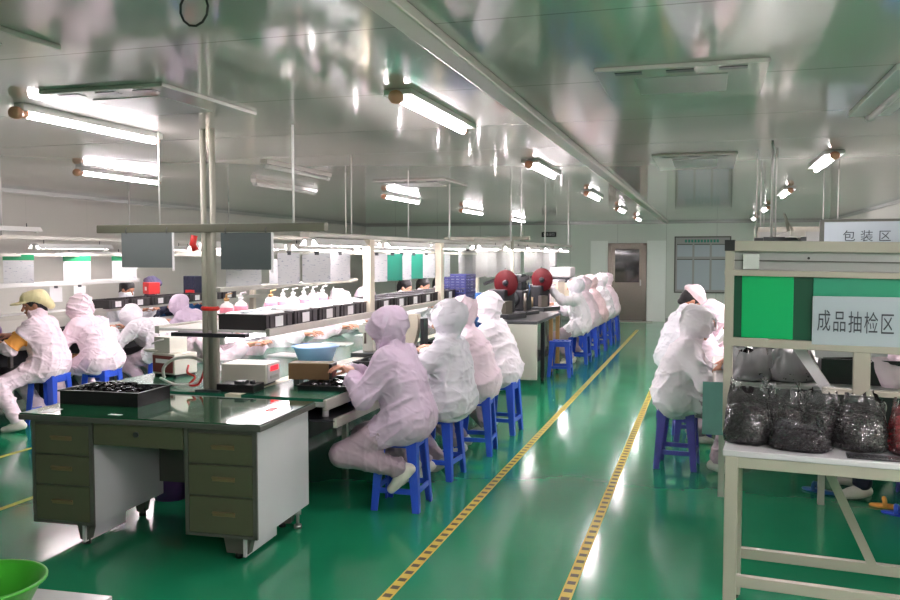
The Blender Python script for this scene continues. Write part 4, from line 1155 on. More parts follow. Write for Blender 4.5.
# blue lattice crates stacked at the end of the shelf
for i in range(3):
    t = thing('lattice_crate', 'indigo lattice crate stacked on the bench before the blue feeder, %s from the bottom' % ORD[i], 'crate', (-2.80, 9.55, 0.76 + 0.23 * i), rad(3 * (i % 2)))
    mb = MB().box(-0.16, 0.16, -0.20, 0.20, 0, 0.01)
    for k in range(7):
        z = 0.01 + 0.033 * k
        for a in (-0.16, 0.152): mb.box(a, a + 0.008, -0.2, 0.2, z, z + 0.016)
        for a in (-0.20, 0.192): mb.box(-0.16, 0.16, a, a + 0.008, z, z + 0.016)
    for k in range(7):
        yy = -0.20 + 0.0653 * k
        for a in (-0.16, 0.152): mb.box(a, a + 0.008, yy, yy + 0.012, 0, 0.225)
    for k in range(6):
        xx = -0.16 + 0.0616 * k
        for a in (-0.2, 0.192): mb.box(xx, xx + 0.012, a, a + 0.008, 0, 0.225)
    mb.build('lattice_shell', 'indigo', t)
    MB().box(-0.165, 0.165, -0.205, -0.19, 0.205, 0.225).box(-0.165, 0.165, 0.19, 0.205, 0.205, 0.225).box(-0.165, -0.15, -0.205, 0.205, 0.205, 0.225).box(0.15, 0.165, -0.205, 0.205, 0.205, 0.225).build('rim', 'indigo', t)
# white goods on the far bench
for i, (xx, yy, w, l, hgt, m) in enumerate(((-2.62, 13.6, 0.3, 0.5, 0.32, 'tabletop'), (-2.72, 14.5, 0.32, 0.45, 0.36, 'paperwhite'), (-2.75, 15.6, 0.34, 0.5, 0.40, 'cream'))):
    t = thing('storage_box', 'pale box on the far bench, %s beyond the second reel machine' % ORD[i], 'box', (xx, yy, 0.78), rad(-5), 'pale boxes on the far bench')
    MB().box(-w / 2, w / 2, -l / 2, l / 2, 0, hgt).build('case', m, t, bev=0.006)
    MB().box(-w / 2 - 0.01, w / 2 + 0.01, -l / 2 - 0.01, l / 2 + 0.01, hgt, hgt + 0.03).build('lid', 'tabletop', t)
t = thing('storage_tub', 'white tub with a dark base above the far row of workers', 'tub', (-2.75, 16.4, 1.215 - 0.40))
MB().box(-0.28, 0.28, -0.3, 0.3, -0.035, 0.33).build('stand', 'cream', t)
MB().box(-0.24, 0.24, -0.28, 0.28, 0.33, 0.43).build('base', 'dark', t, bev=0.01)
MB().box(-0.26, 0.26, -0.3, 0.3, 0.43, 0.62).build('tub', 'tabletop', t, bev=0.03)

# ---------------------------------------------------------------- stools
def make_stool(label, x, y, rz, m='blue', group=None):
    t = thing('stool', label, 'stool', (x, y, 0), rz, group)
    a, b, H = 0.118, 0.150, 0.492
    mb = MB()
    mb.box(-0.14, 0.14, -0.14, -0.05, H - 0.018, H).box(-0.14, 0.14, 0.05, 0.14, H - 0.018, H)
    for k in range(5): mb.box(-0.14 + 0.062 * k, -0.14 + 0.062 * k + 0.032, -0.05, 0.05, H - 0.018, H)
    mb.build('seat', m, t, bev=0.005)
    mb = MB()
    for sx, sy in ((0, -1), (0, 1), (-1, 0), (1, 0)):
        if sx == 0: mb.box(-0.125, 0.125, sy * 0.128 - 0.006, sy * 0.128 + 0.006, H - 0.075, H - 0.015)
        else: mb.box(sx * 0.128 - 0.006, sx * 0.128 + 0.006, -0.125, 0.125, H - 0.075, H - 0.015)
    mb.build('apron', m, t, bev=0.003)
    for sx in (-1, 1):
        for sy in (-1, 1):
            mb = MB()
            w0, w1, th = 0.072, 0.046, 0.014
            def L(cx, cy, w, z):
                o = [(0, 0), (w, 0), (w, th), (th, th), (th, w), (0, w)]
                return [(cx - sx * p, cy - sy * q, z) for p, q in o]
            vs = L(sx * 0.136, sy * 0.136, w0, H - 0.012) + L(sx * 0.165, sy * 0.165, w1, 0.0)
            fs = [(0, 1, 2, 3, 4, 5), (11, 10, 9, 8, 7, 6)] + [(k, 6 + k, 6 + (k + 1) % 6, (k + 1) % 6) for k in range(6)]
            if sx * sy < 0: fs = [tuple(reversed(f)) for f in fs]
            mb.add(vs, fs).build('leg', m, t, bev=0.003)
    c = 0.152
    for z, q in ((0.135, 0.150),):
        MB().box(-q, q, -q - 0.004, -q + 0.010, z - 0.018, z + 0.018).build('stretcher', m, t, bev=0.003)
        MB().box(-q, q, q - 0.010, q + 0.004, z - 0.018, z + 0.018).build('stretcher', m, t, bev=0.003)
        MB().box(-q - 0.004, -q + 0.010, -q, q, z - 0.018, z + 0.018).build('stretcher', m, t, bev=0.003)
        MB().box(q - 0.010, q + 0.004, -q, q, z - 0.018, z + 0.018).build('stretcher', m, t, bev=0.003)
    return t
GS = 'blue plastic stools'
s0 = make_stool('blue plastic stool under the worker nearest the desk', -1.93, 5.27, rad(2), 'blue', GS)
dup(s0, (-1.93, 6.08, 0), rad(-4), 'blue plastic stool under the second worker from the desk')
dup(s0, (-1.86, 6.90, 0), rad(5), 'blue plastic stool under the third worker from the desk')
dup(s0, (-1.84, 7.78, 0), rad(-3), 'blue plastic stool under the fourth worker from the desk, before the grey cabinet')
dup(s0, (-1.93, 11.62, 0), rad(3), 'empty blue plastic stool beside the machine cabinet')
FAR = [(-1.88, 13.1), (-1.86, 14.1), (-1.84, 15.1), (-1.82, 16.0), (-1.80, 16.9)]
for i, (x, y) in enumerate(FAR):
    dup(s0, (x, y, 0), rad((i * 37) % 11 - 5), 'blue plastic stool in the far row, %s beyond the empty stool' % ORD[i])
L2 = [(-6.24, 6.88), (-6.00, 7.35), (-6.08, 8.55), (-6.12, 9.45)]
for i, (x, y) in enumerate(L2[:4]):
    dup(s0, (x, y, 0), rad(4 - 3 * i), ('blue stool under the worker in the yellow hat', 'blue stool under the hooded worker beside the yellow hat', 'blue stool under the bent worker behind the power unit', 'blue stool under the farthest visible worker of the second line')[i])
RW = [(-0.22, 6.92), (-0.22, 7.95), (-0.32, 9.05)]
make_stool('violet-blue plastic stool under the nearest worker of the right-hand row', -0.21, 6.90, rad(-4), 'violet', GS)
s1 = make_stool('violet-blue plastic stool under the second worker of the right-hand row', -0.12, 7.97, rad(6), 'violet', GS)
dup(s1, (-0.32, 9.05, 0), 0, 'violet-blue plastic stool under the capped worker of the right-hand row')

# ---------------------------------------------------------------- second line, left
bench('assembly_bench', 'long grey bench of the second line in front of the yellow-hatted worker', -7.72, -6.76, 5.6, 12.6, 0.76, 5, [(-7.70, -6.78, 'greyplate')], shelf=0.45)
r3 = thing('line_rack', 'white overhead rack of the second line with paper rail and crate shelf', 'rack', (-7.2, 5.8, 0))
MB().box(-0.20, 0.22, 0, 6.8, 1.005, 1.02).build('shelf_board', 'white', r3)
MB().box(0.20, 0.235, 0, 6.8, 0.985, 1.03).build('shelf_edge', 'alu', r3)
MB().box(-0.03, 0.03, 0, 3.75, 1.315, 1.365).build('paper_shelf', 'white', r3, bev=0.006)
MB().box(-0.02, 0.02, 0, 6.8, 1.655, 1.685).build('paper_rail', 'alu', r3)
MB().box(-0.05, 0.05, 0, 6.8, 1.84, 1.88).build('lamp_channel', 'alu', r3)
for yy in (0.15, 6.7):
    MB().box(-0.04, 0.04, yy - 0.04, yy + 0.04, 0.76, 1.86).build('post', 'cream', r3, bev=0.005)
MB().box(-0.06, 0.06, 5.35, 5.47, 0.76, 1.86).build('post', 'cream', r3, bev=0.005)
for yy in (1.5, 3.6, 6.0): MB().cyl((0, yy, 1.86), (0, yy, CZ), 0.008, 8).build('hanger_rod', 'white', r3)
for i, (xx, yy, z) in enumerate(((-7.02, 7.55, 1.745), (-7.38, 8.35, 1.66), (-7.02, 9.15, 1.745), (-7.38, 9.9, 1.745), (-7.02, 10.7, 1.745))):
    bench_lamp('lit bench lamp over the second line at the left, %s in depth' % ORD[i], xx, yy, z, 1.2, 'lamps over the second line', tube='btube_dim')
bench_lamp('unlit grey bench lamp above the leftmost green-headed paper', -7.2, 6.6, 1.93, 1.2, 'lamps over the second line', tube='deadtube')
for i, (yy, z) in enumerate(((7.52, 1.362), (8.42, 1.345), (9.28, 1.345))):
    hang_paper('green-headed printed sheet hanging over the second line, %s' % ('leftmost of three', 'middle of three', 'half hidden by the grey board')[i], -7.2, yy, z, 0.30, 0.315, 'green', rad(-42), 'green-headed sheets')
for i, yy in enumerate((7.9, 8.28)):
    hang_paper('small white card hanging below the white paper rail, %s' % ('left of two', 'right of two')[i], -7.05, yy, 1.14, 0.13, 0.17, 'white', rad(-40), 'small cards on the second line')
for i in range(7):
    dup(c0, (-7.06, 8.75 + 0.42 * i, 1.02), 0, 'black parts crate on the second line\'s shelf, %s in depth' % ORD[i], 'crates on the second line')
for i, (xx, yy) in enumerate(((-6.98, 6.45), (-6.95, 7.05), (-6.98, 8.1))):
    t = thing('component_tray', 'dark tray on the second line\'s bench, %s from the left' % ORD[i], 'tray', (xx, yy, 0.76), 0, 'trays on the second line')
    MB().tray(-0.19, 0.17, -0.26, 0.26, 0, 0.08, 0.006, 0.008).build('shell', 'black', t)
    heap(MB(), -0.15, 0.13, -0.22, 0.22, 0.05, 60, 0.025, 0.03).build('components', 'dark', t)['kind'] = 'stuff'
t = thing('film_roll', 'purple film-wrapped packet on the bench beside the yellow-hatted worker\'s arm', 'packet', (-6.88, 6.78, 0.84), rad(20))
MB().lathe([(0.001, -0.14), (0.07, -0.13), (0.08, 0), (0.07, 0.13), (0.001, 0.14)], 16, (0, 0, 0.06), 'y').build('roll', 'purple', t)
MB().lathe([(0.001, -0.17), (0.025, -0.16), (0.03, 0.16), (0.001, 0.17)], 12, (0, 0, 0.06), 'y').build('core', 'tabletop', t)
t = thing('plywood_box', 'plywood box on edge under the bench beside the hooded worker', 'box', (-6.52, 7.28, 0.50), rad(-6))
MB().tray(-0.16, 0.16, -0.20, 0.20, 0, 0.12, 0.012).build('case', 'wood', t)
MB().box(-0.14, -0.10, -0.1, 0.1, -0.5, 0.0).box(0.10, 0.14, -0.1, 0.1, -0.5, 0.0).build('stand', 'dark', t)
t = thing('squeeze_bottle', 'pink-capped bottle on the second line\'s shelf at the photo\'s left edge', 'bottle', (-7.15, 7.62, 1.02))
MB().lathe([(0.001, 0), (0.05, 0), (0.05, 0.12), (0.03, 0.15), (0.001, 0.15)], 16).build('body', 'bottle', t)
MB().lathe([(0.001, 0.15), (0.035, 0.15), (0.04, 0.19), (0.001, 0.20)], 16).build('cap', 'pink', t)
t = thing('storage_bin', 'dark blue upright bin with red front behind the two pipes', 'bin', (-7.25, 10.95, 1.02), rad(-25))
MB().box(-0.15, 0.15, -0.12, 0.12, 0, 0.34).build('body', 'jeans', t, bev=0.008)
MB().box(-0.06, 0.155, -0.14, -0.12, -0.0, 0.14).build('front_box', 'red', t)
t = thing('storage_box', 'red box with a white mark before the worker in the violet-grey cap', 'box', (-7.40, 10.1, 1.13), rad(-30))
MB().box(-0.10, 0.10, -0.08, 0.08, 0, 0.16).build('case', 'red', t, bev=0.005)
MB().box(-0.03, 0.03, -0.083, -0.08, 0.05, 0.10).build('mark', 'paperwhite', t)

# ---------------------------------------------------------------- right-hand line
rb = bench('assembly_bench', 'work bench of the right-hand row behind the green screen', 0.06, 1.20, 6.05, 11.5, 0.80, 4, [(0.07, 1.19, 'greyplate')])
MB().box(0.09, 1.14, -0.03, -0.005, 0.42, 0.78).build('shade_board', 'dark', rb)  # added dark board, stands in for shade at the open bench end
o = MB().box(0, 0.14, -0.006, 0.006, 0, 0.36).build('end_sheet', 'tealpanel', None, loc=(-0.02, 6.00, 0.45))
tag(o, 'glossy teal plastic sheet hanging at the end of the right-hand bench', 'sheet')
r4 = thing('line_rack', 'overhead lamp rack with five thin rods above the right-hand bench', 'rack', (0.60, 6.1, 0))
MB().box(-0.05, 0.05, 0.3, 5.3, 1.80, 1.84).build('lamp_channel', 'alu', r4)
for xx, yy in ((-0.16, 0.55), (-0.15, 0.75), (-0.13, 0.9), (-0.10, 1.0), (-0.235, 1.1), (0.02, 4.5)):
    MB().cyl((xx, yy, 1.80), (xx, yy, CZ), 0.0055, 8).build('hanger_rod', 'white', r4)
MB().bar((-0.20, 0.75, 1.79), (0.1, 0.75, 1.79), 0.03, 0.03).bar((-0.25, 1.1, 1.79), (0.1, 1.1, 1.79), 0.03, 0.03).build('rod_bracket', 'gunmetal', r4)
MB().tube([(-0.02, 0.7, 1.80), (-0.06, 0.7, 1.98), (0.0, 0.7, 1.84), (0.05, 0.7, 1.79)], 0.012, 8).build('bent_pipe', 'pole', r4)
for yy in (5.2,): MB().box(-0.03, 0.03, yy - 0.03, yy + 0.03, 0.80, 1.82).build('post', 'cream', r4)
for i, yy in enumerate((7.2, 8.7, 10.0)):
    bench_lamp('lit bench lamp above the right-hand bench behind the green screen, %s in depth' % ORD[i], 0.60, yy, 1.70, 1.2, 'lamps over the right-hand bench')

# steel inspection table with its upper frame
A0 = rad(-5)
tb = thing('inspection_table', 'pale-topped steel table with upper frame in the right foreground', 'table', (0.085, 3.90, 0), A0)
W, D = 1.75, 0.44
MB().box(-0.01, W, 0, D, 0.785, 0.812).build('tabletop', 'tabletop', tb, bev=0.004)
MB().box(0.0, W, 0.005, 0.045, 0.735, 0.785).box(0.0, W, D - 0.045, D - 0.005, 0.735, 0.785).build('apron', 'frame', tb, bev=0.003)
for xx in (0.0, W - 0.055):
    for yy in (0.0, D - 0.055):
        lg = MB().box(xx, xx + 0.055, yy, yy + 0.055, 0.02, 0.785).build('leg', 'frame', tb, bev=0.004)
        MB().cyl((xx + 0.027, yy + 0.027, 0), (xx + 0.027, yy + 0.027, 0.022), 0.02).build('foot', 'black', lg)
MB().bar((0.05, 0.027, 0.225), (W - 0.05, 0.027, 0.225), 0.035, 0.05).build('rail', 'frame', tb, bev=0.003)
MB().bar((0.05, D - 0.027, 0.225), (W - 0.05, D - 0.027, 0.225), 0.035, 0.05).build('rail', 'frame', tb, bev=0.003)
MB().bar((0.39, D - 0.03, 0.76), (0.63, D - 0.03, 0.24), 0.03, 0.038).build('brace', 'frame', tb)
fy = D - 0.03
MB().box(-0.040, 0.002, fy - 0.022, fy + 0.022, 0.812, 1.70).build('post', 'frame', tb, bev=0.004)
MB().box(0.528, 0.600, fy - 0.02, fy + 0.03, 1.03, 1.27).build('post', 'frame', tb, bev=0.004)
def fbar(name, z0, z1, zr0, zr1, m, dy=0.0, x0=-0.042, x1=1.6, th=0.045):
    """rail whose right end sits slightly lower"""
    vs = []
    for x, a, b in ((x0, z0, z1), (x1, zr0, zr1)):
        vs += [(x, fy + dy - th / 2, a), (x, fy + dy + th / 2, a), (x, fy + dy + th / 2, b), (x, fy + dy - th / 2, b)]
    return MB().add(vs, [(0, 1, 2, 3), (7, 6, 5, 4), (0, 4, 5, 1), (1, 5, 6, 2), (2, 6, 7, 3), (3, 7, 4, 0)]).build(name, m, tb, bev=0.003)
fbar('top_rail', 1.688, 1.738, 1.665, 1.715, 'frame', 0, 0.0)
MB().box(-0.042, 0.004, fy - 0.03, fy + 0.03, 1.690, 1.742).build('end_cap', 'black', tb)
fbar('middle_rail', 1.572, 1.600, 1.548, 1.576, 'frame')
fbar('bottom_rail', 1.235, 1.275, 1.205, 1.245, 'frame')
fbar('low_rail', 1.025, 1.052, 1.01, 1.037, 'frame', 0.02, 0.40)
fbar('header_plate', 1.600, 1.690, 1.576, 1.667, 'greyplate', 0.005, 0.0, 1.6, 0.008)
MB().bar((0.0, fy - 0.006, 1.645), (1.6, fy - 0.006, 1.622), 0.004, 0.006).build('header_joint', 'deskdark', tb)
MB().cyl((0.33, fy - 0.008, 1.655), (0.33, fy + 0.0, 1.655), 0.006).build('bolt', 'black', tb)
fbar('green_screen', 1.275, 1.572, 1.245, 1.548, 'sheetdark', 0.004, -0.01, 1.6, 0.006)
o = fbar('bright_panel', 1.276, 1.571, 1.272, 1.567, 'sheet', -0.004, 0.038, 0.268, 0.006)
o = fbar('teal_panel', 1.268, 1.565, 1.26, 1.558, 'sheetteal', -0.003, 0.352, 1.6, 0.006)
o = MB().box(-0.036, 0.036, -0.004, 0.0, 0, 0.072).build('glossy_card', mat('mirror_card', (222, 222, 222), 0.08, metal=0.85), tb, loc=(0.078, fy - 0.008, 1.603))
o['label'] = 'small shiny card'
sg = thing('area_sign', 'grey plastic sign reading 成品抽检区 on the green screen', 'sign', (0.085 + math.cos(A0) * 0.548 - math.sin(A0) * (fy - 0.02), 3.90 + math.sin(A0) * 0.548 + math.cos(A0) * (fy - 0.02), 1.255), A0)
MB().box(-0.198, 0.175, -0.004, 0.004, 0, 0.225).build('plate', 'signgrey', sg, bev=0.002)
for i, ch in enumerate('成品抽检区'):
    lt = lettering(ch, 0.073, 'ink', sg, (-0.148 + i * 0.0655, -0.006, 0.105 - 0.002 * i), (rad(90), 0, 0), 'character')
    lt.scale = (0.82, 1.45, 1)

# bags on the table
def bag(label, x, y, z, w, d, hgt, fill, beads, rz=0.0, lying=0.0, seed=0, film='film', group='bags on the steel table', neck=0.35):
    rnd = random.Random(seed)
    t = thing('plastic_bag', label, 'bag', (x, y, z), rz, group)
    n = 40
    ph = [rnd.uniform(0, 6.28) for _ in range(6)]
    def ring(f, zz, k, amp, fill=fill):
        out = []
        for i in range(n):
            a = 2 * math.pi * i / n
            c, s_ = math.cos(a), math.sin(a)
            e = (abs(c) ** 2.6 + abs(s_) ** 2.6) ** (-1 / 2.6)
            q = 1 + amp * (math.sin(5 * a + ph[0] + 3 * zz / hgt) + 0.7 * math.sin(9 * a + ph[1] - 5 * zz / hgt) + 0.5 * math.sin(14 * a + ph[2] + 9 * zz / hgt))
            u = max(0.0, zz / hgt - fill) / (1 - fill)
            q2 = 1 + (q - 1) * (0.8 + 3.2 * u)
            pk = hgt * u * (0.09 * math.sin(2 * a + ph[3]) + 0.06 * math.sin(3 * a + ph[4]) - 0.05)
            out.append((w / 2 * f * c * e * q2, d / 2 * k * s_ * e * q2, zz + pk))
        return out
    def shell(prof, amp, sc=1.0):
        mb = MB(); vs = []
        for f, zz, k in prof: vs += ring(f * sc, zz, k * sc, amp)
        fs = []
        for j in range(len(prof) - 1):
            for i in range(n):
                i2 = (i + 1) % n
                fs.append((j * n + i, j * n + i2, (j + 1) * n + i2, (j + 1) * n + i))
        mb.add(vs, fs, True)
        mb.add(vs[:n], [tuple(reversed(range(n)))], True)
        if sc < 1: mb.add(vs[-n:], [tuple(range(n))], True)
        return mb
    hf = hgt * fill
    prof = [(0.80, 0.0, 0.8), (0.99, 0.012, 1.0), (1.04, hf * 0.25, 1.0), (0.98, hf * 0.5, 0.94), (0.90, hf * 0.75, 0.80), (0.82, hf, 0.58)]
    prof += [(0.82 - (0.82 - 0.25 - neck) * k / 6, hf + (hgt - hf) * k / 6, 0.58 - 0.52 * (k / 6) ** 0.7) for k in range(1, 7)]
    shell(prof, 0.055).build('film', film, t)
    ins = [(0.80, 0.006, 0.8), (0.97, 0.02, 0.98), (1.01, hf * 0.25, 0.98), (0.94, hf * 0.5, 0.90), (0.84, hf * 0.72, 0.74), (0.66, hf * 0.88, 0.5), (0.3, hf * 0.97, 0.25)]
    cm = shell(ins, 0.02, 0.86)
    cl = ins
    for q in range(420):      # short lengths of cut parts pressed against the film
        j = rnd.randrange(len(cl) - 1); u = rnd.random()
        f_ = cl[j][0] + (cl[j + 1][0] - cl[j][0]) * u; z_ = cl[j][1] + (cl[j + 1][1] - cl[j][1]) * u; k_ = cl[j][2] + (cl[j + 1][2] - cl[j][2]) * u
        a = rnd.uniform(0, 6.283); c_, s_ = math.cos(a), math.sin(a)
        e = (abs(c_) ** 2.6 + abs(s_) ** 2.6) ** (-1 / 2.6) * rnd.uniform(0.84, 0.94)
        p = Vector((w / 2 * f_ * c_ * e, d / 2 * k_ * s_ * e, z_ + 0.004))
        R_ = Matrix.Rotation(rnd.uniform(0, 6.28), 3, 'Z') @ Matrix.Rotation(rnd.uniform(-1.2, 1.2), 3, 'X')
        dx, dy, dz = rnd.uniform(0.006, 0.014), rnd.uniform(0.003, 0.005), rnd.uniform(0.003, 0.005)
        vs_ = [R_ @ Vector((sx * dx, sy * dy, sz * dz)) + p for sz in (-1, 1) for sx, sy in ((-1, -1), (1, -1), (1, 1), (-1, 1))]
        cm.add(vs_, [(3, 2, 1, 0), (4, 5, 6, 7), (0, 1, 5, 4), (1, 2, 6, 5), (2, 3, 7, 6), (3, 0, 4, 7)])
    c = cm.build('contents', beads, t)
    c['kind'] = 'stuff'
    if lying:
        for o in (c.parent,):
            o.rotation_euler = (lying, 0, rz)
    return t
zt = 0.813
bag('bulging clear bag of dark parts at the left end of the steel table', 0.190, 4.13, zt, 0.215, 0.26, 0.275, 0.62, 'darkbeads', A0, seed=1)
bag('clear bag of dark parts with a peaked top, second from the table\'s left end', 0.360, 4.20, zt, 0.19, 0.20, 0.255, 0.55, 'darkbeads', A0, seed=2)
bag('clear bag of dark parts behind the flat one, third from the table\'s left end', 0.500, 4.19, zt, 0.20, 0.20, 0.25, 0.58, 'darkbeads', A0, seed=3)
bag('flat smoky bag slumped in front of the standing dark bags', 0.40, 3.985, zt, 0.25, 0.12, 0.135, 0.6, 'darkbeads', A0 + rad(-6), seed=4, film='filmgrey')
bag('large clear bag of dark parts beside the first red bag', 0.665, 4.10, zt, 0.22, 0.24, 0.245, 0.62, 'darkbeads', A0, seed=5)
bag('clear bag of red parts beside the large dark bag', 0.835, 4.06, zt, 0.15, 0.2, 0.225, 0.70, 'redbeads', A0, seed=6)
bag('clear bag of red parts cut off by the photo\'s right edge', 0.975, 4.02, zt, 0.15, 0.2, 0.20, 0.62, 'redbeads', A0, seed=7)
for i in range(2):
    bag('clear bag at the table\'s hidden right end', 1.2 + 0.2 * i, 4.02, zt, 0.19, 0.2, 0.22, 0.65, 'darkbeads', A0, seed=20 + i, group='bags outside the frame') if False else None
t = thing('plastic_sheet', 'flat clear plastic sheet on the front edge of the steel table at the right', 'sheet', (0.72, 3.93, zt), A0)
MB().box(-0.14, 0.35, -0.06, 0.05, 0, 0.003).build('sheet', 'filmgrey', t)
MB().tube([(-0.14, -0.05, 0.004), (0.0, -0.055, 0.008), (0.2, -0.05, 0.005), (0.35, -0.055, 0.008)], 0.004, 6).build('fold', 'film', t)
# more bags and a black box on the bench behind
for i, (x, y, w, d_, hg, sd, lab) in enumerate(((0.30, 6.28, 0.30, 0.3, 0.22, 11, 'crumpled clear bag on the bench end behind the left frame post'), (0.56, 6.30, 0.30, 0.3, 0.24, 12, 'crumpled clear bag on the bench behind the peaked bag'), (0.42, 6.62, 0.34, 0.3, 0.26, 13, 'crumpled clear bag deeper on the bench under the green screen'), (0.24, 6.72, 0.24, 0.26, 0.24, 14, 'crumpled clear bag beside the nearest right-hand worker\'s hands'), (0.70, 6.60, 0.24, 0.26, 0.22, 15, 'crumpled clear bag beside the black box'))):
    bag(lab, x, y, 0.80, w, d_, hg, 0.34, ('darkbeads', 'dark')[i % 2], rad(20 * i), seed=sd, group='bags on the right-hand bench', film='filmmilk')
t = thing('black_box', 'open black box on the right-hand bench behind the red bags', 'box', (1.02, 6.40, 0.80), rad(-4))
MB().tray(-0.26, 0.34, -0.2, 0.28, 0, 0.17, 0.012).build('shell', 'black', t)
MB().bar((-0.30, -0.205, 0.205), (0.14, -0.205, 0.23), 0.012, 0.06).build('white_strip', 'tabletop', t)
t = thing('angle_bar', 'pale angled bar leaning between the green screen and the bags', 'bar', (0.40, 4.385, 0.0), rad(-5))
MB().bar((-0.012, 0, 1.275), (0.15, 0.0, 1.035), 0.045, 0.030, (0, 1, 0)).build('flange', 'tabletop', t)
MB().bar((0.006, 0.022, 1.285), (0.168, 0.022, 1.045), 0.006, 0.030, (0, 1, 0)).build('web', 'frame', t)
t = thing('white_bundle', 'white and violet wrapped bundle behind the right post of the steel table', 'bundle', (1.20, 6.95, 0.80), rad(10))
MB().lathe([(0.001, 0), (0.20, 0.02), (0.24, 0.12), (0.20, 0.24), (0.08, 0.30), (0.001, 0.31)], 18).build('wrap', 'paperwhite', t)
MB().lathe([(0.001, 0.22), (0.10, 0.23), (0.12, 0.28), (0.06, 0.34), (0.001, 0.35)], 14, (0.12, -0.05, 0)).build('violet_wrap', 'pinksuit', t)

# ---------------------------------------------------------------- people
G1 = None
W90 = rad(90)
# nearest row, facing the bench on the left
person('person in lilac hooded smock nearest the desk, both hands on a tray of parts', -1.88, 5.25, rad(88), lean=14, hp=26, tl=0.242, hl=(-0.08, 0.37, 0.89), hr=(0.08, 0.46, 0.89), fl=(-0.14, -0.02, 0.29), fr=(0.12, 0.03, 0.26),
       suit='lilacsuit', h=0.008, hand_h=0.005, heel=48, seed=1.3)
person('person in pale grey hooded smock on the second stool from the desk', -1.82, 6.06, rad(88), lean=3, hp=18, hy=-8, suit='greysuit', h=0.009, hand_h=0.007, fl=(-0.14, 0.16, 0.12), fr=(0.13, 0.16, 0.08), seed=3.1)
person('person in pink-white hooded smock on the third stool from the desk', -1.84, 6.92, rad(92), lean=15, hp=28, suit='pinksuit', h=0.0095, hand_h=0.008, fl=(-0.14, 0.14, 0.08), fr=(0.14, 0.16, 0.08), heel=15, seed=5.2)
person('person in white hooded smock on the fourth stool, next to the grey cabinet', -1.84, 7.80, rad(90), lean=14, hp=30, suit='whitesuit', h=0.0095, hand_h=0.008, fl=(-0.14, 0.12, 0.08), fr=(0.14, 0.15, 0.08), heel=15, seed=0.6)
# far row
person('person in white hooded smock reaching an arm to the maroon reel', FAR[0][0], FAR[0][1], rad(96), lean=8, hp=12, hl=(-0.42, 0.42, 1.16), hr=(0.15, 0.42, 0.90), suit='whitesuit', hoodmat='greysuit', h=0.012, seed=2.2, heel=10)
person('person in pink-white hooded smock, second of the far row, behind the reaching one', FAR[1][0], FAR[1][1], rad(84), lean=12, hp=22, suit='pinksuit', h=0.013, seed=4.4, heel=10)
person('person in pale smock with a peach-tinted back, third of the far row', FAR[2][0], FAR[2][1], rad(90), lean=16, hp=25, suit='pinkcap', h=0.013, seed=0.2, heel=10)
person('person in white hooded smock, fourth of the far row', FAR[3][0], FAR[3][1], rad(86), lean=10, hp=22, suit='whitesuit', h=0.014, seed=1.2, heel=10)
person('person in pink-white hooded smock at the far end of the row by the door', FAR[4][0], FAR[4][1], rad(94), lean=12, hp=20, suit='pinksuit', h=0.014, seed=3.9, heel=10)
# far side of the main bench, facing us across the crates
LR = [(-4.50, 6.75), (-4.52, 7.75), (-4.50, 8.65), (-4.52, 9.40), (-4.50, 10.15)]
for i, (x, y) in enumerate(LR):
    dup(s0, (x, y, 0), 0, 'blue stool on the far side of the main bench, %s from the pipes' % ORD[i], 'stools behind the main bench')
    person('person in %s hooded smock across the main bench, %s from the pipes' % (('pink-white', 'white', 'pink-white', 'white', 'white')[i], ORD[i]), x, y, rad(-90 + (i * 7) % 9 - 4), lean=(44, 33, 33, 30, 30)[i], hp=42, hl=(-0.10, 0.68, 0.88), hr=(0.12, 0.66, 0.88),
           suit=('pinksuit', 'whitesuit')[i % 2], h=0.0125, seed=i * 1.1 + 0.4, heel=10, group='workers across the main bench')
for i, (x, y) in enumerate(((-4.42, 11.9), (-4.42, 12.75), (-4.42, 13.6))):
    dup(s0, (x, y, 0), 0, 'blue stool on the far side of the far bench, %s from the pipes' % ORD[i], 'stools behind the main bench')
    person('person with dark fringe and white smock across the far bench, %s beyond the teal folders' % ORD[i], x, y, rad(-90), lean=10, hp=20, hl=(-0.12, 0.50, 0.92), hr=(0.12, 0.50, 0.92), suit='whitesuit', head='hair', eyes=True, h=0.013, seed=i * 2.1, heel=10, group='workers across the far bench')
# second line
person('person in pink-white smock with yellow hat and orange armband, seated in profile', L2[0][0], L2[0][1], rad(101), lean=14, hp=12, hy=-38, head='hat', hoodmat='yellowhat', suit='pinksuit', trouser='pinksuit', hl=(-0.16, 0.48, 0.84), hr=(0.08, 0.46, 0.86), fl=(-0.46, 0.04, 0.09), fr=(0.10, 0.14, 0.08),
       armband=0, eyes=True, short_sleeve=True, h=0.009, hand_h=0.007, heel=12, skin='skin2', seed=2.7)
person('person in pink-white hooded smock bending forward on the stool beside the yellow hat', L2[1][0], L2[1][1], rad(84), lean=30, hp=44, suit='pinksuit', trouser='pinksuit', fl=(-0.26, 0.30, 0.08), fr=(0.10, 0.14, 0.08), h=0.009, heel=10, seed=0.9)
person('person in white smock bent low over the second line behind the power unit', L2[2][0], L2[2][1], rad(92), lean=56, hp=50, suit='whitesuit', hl=(-0.12, 0.62, 0.80), hr=(0.12, 0.62, 0.80), h=0.011, heel=10, seed=5.0)
person('person in pale lilac smock farther along the second line, left of the pipes', L2[3][0], L2[3][1], rad(88), lean=46, hp=44, suit='lilacsuit', hl=(-0.12, 0.58, 0.80), hr=(0.12, 0.58, 0.80), h=0.012, heel=10, seed=1.8)
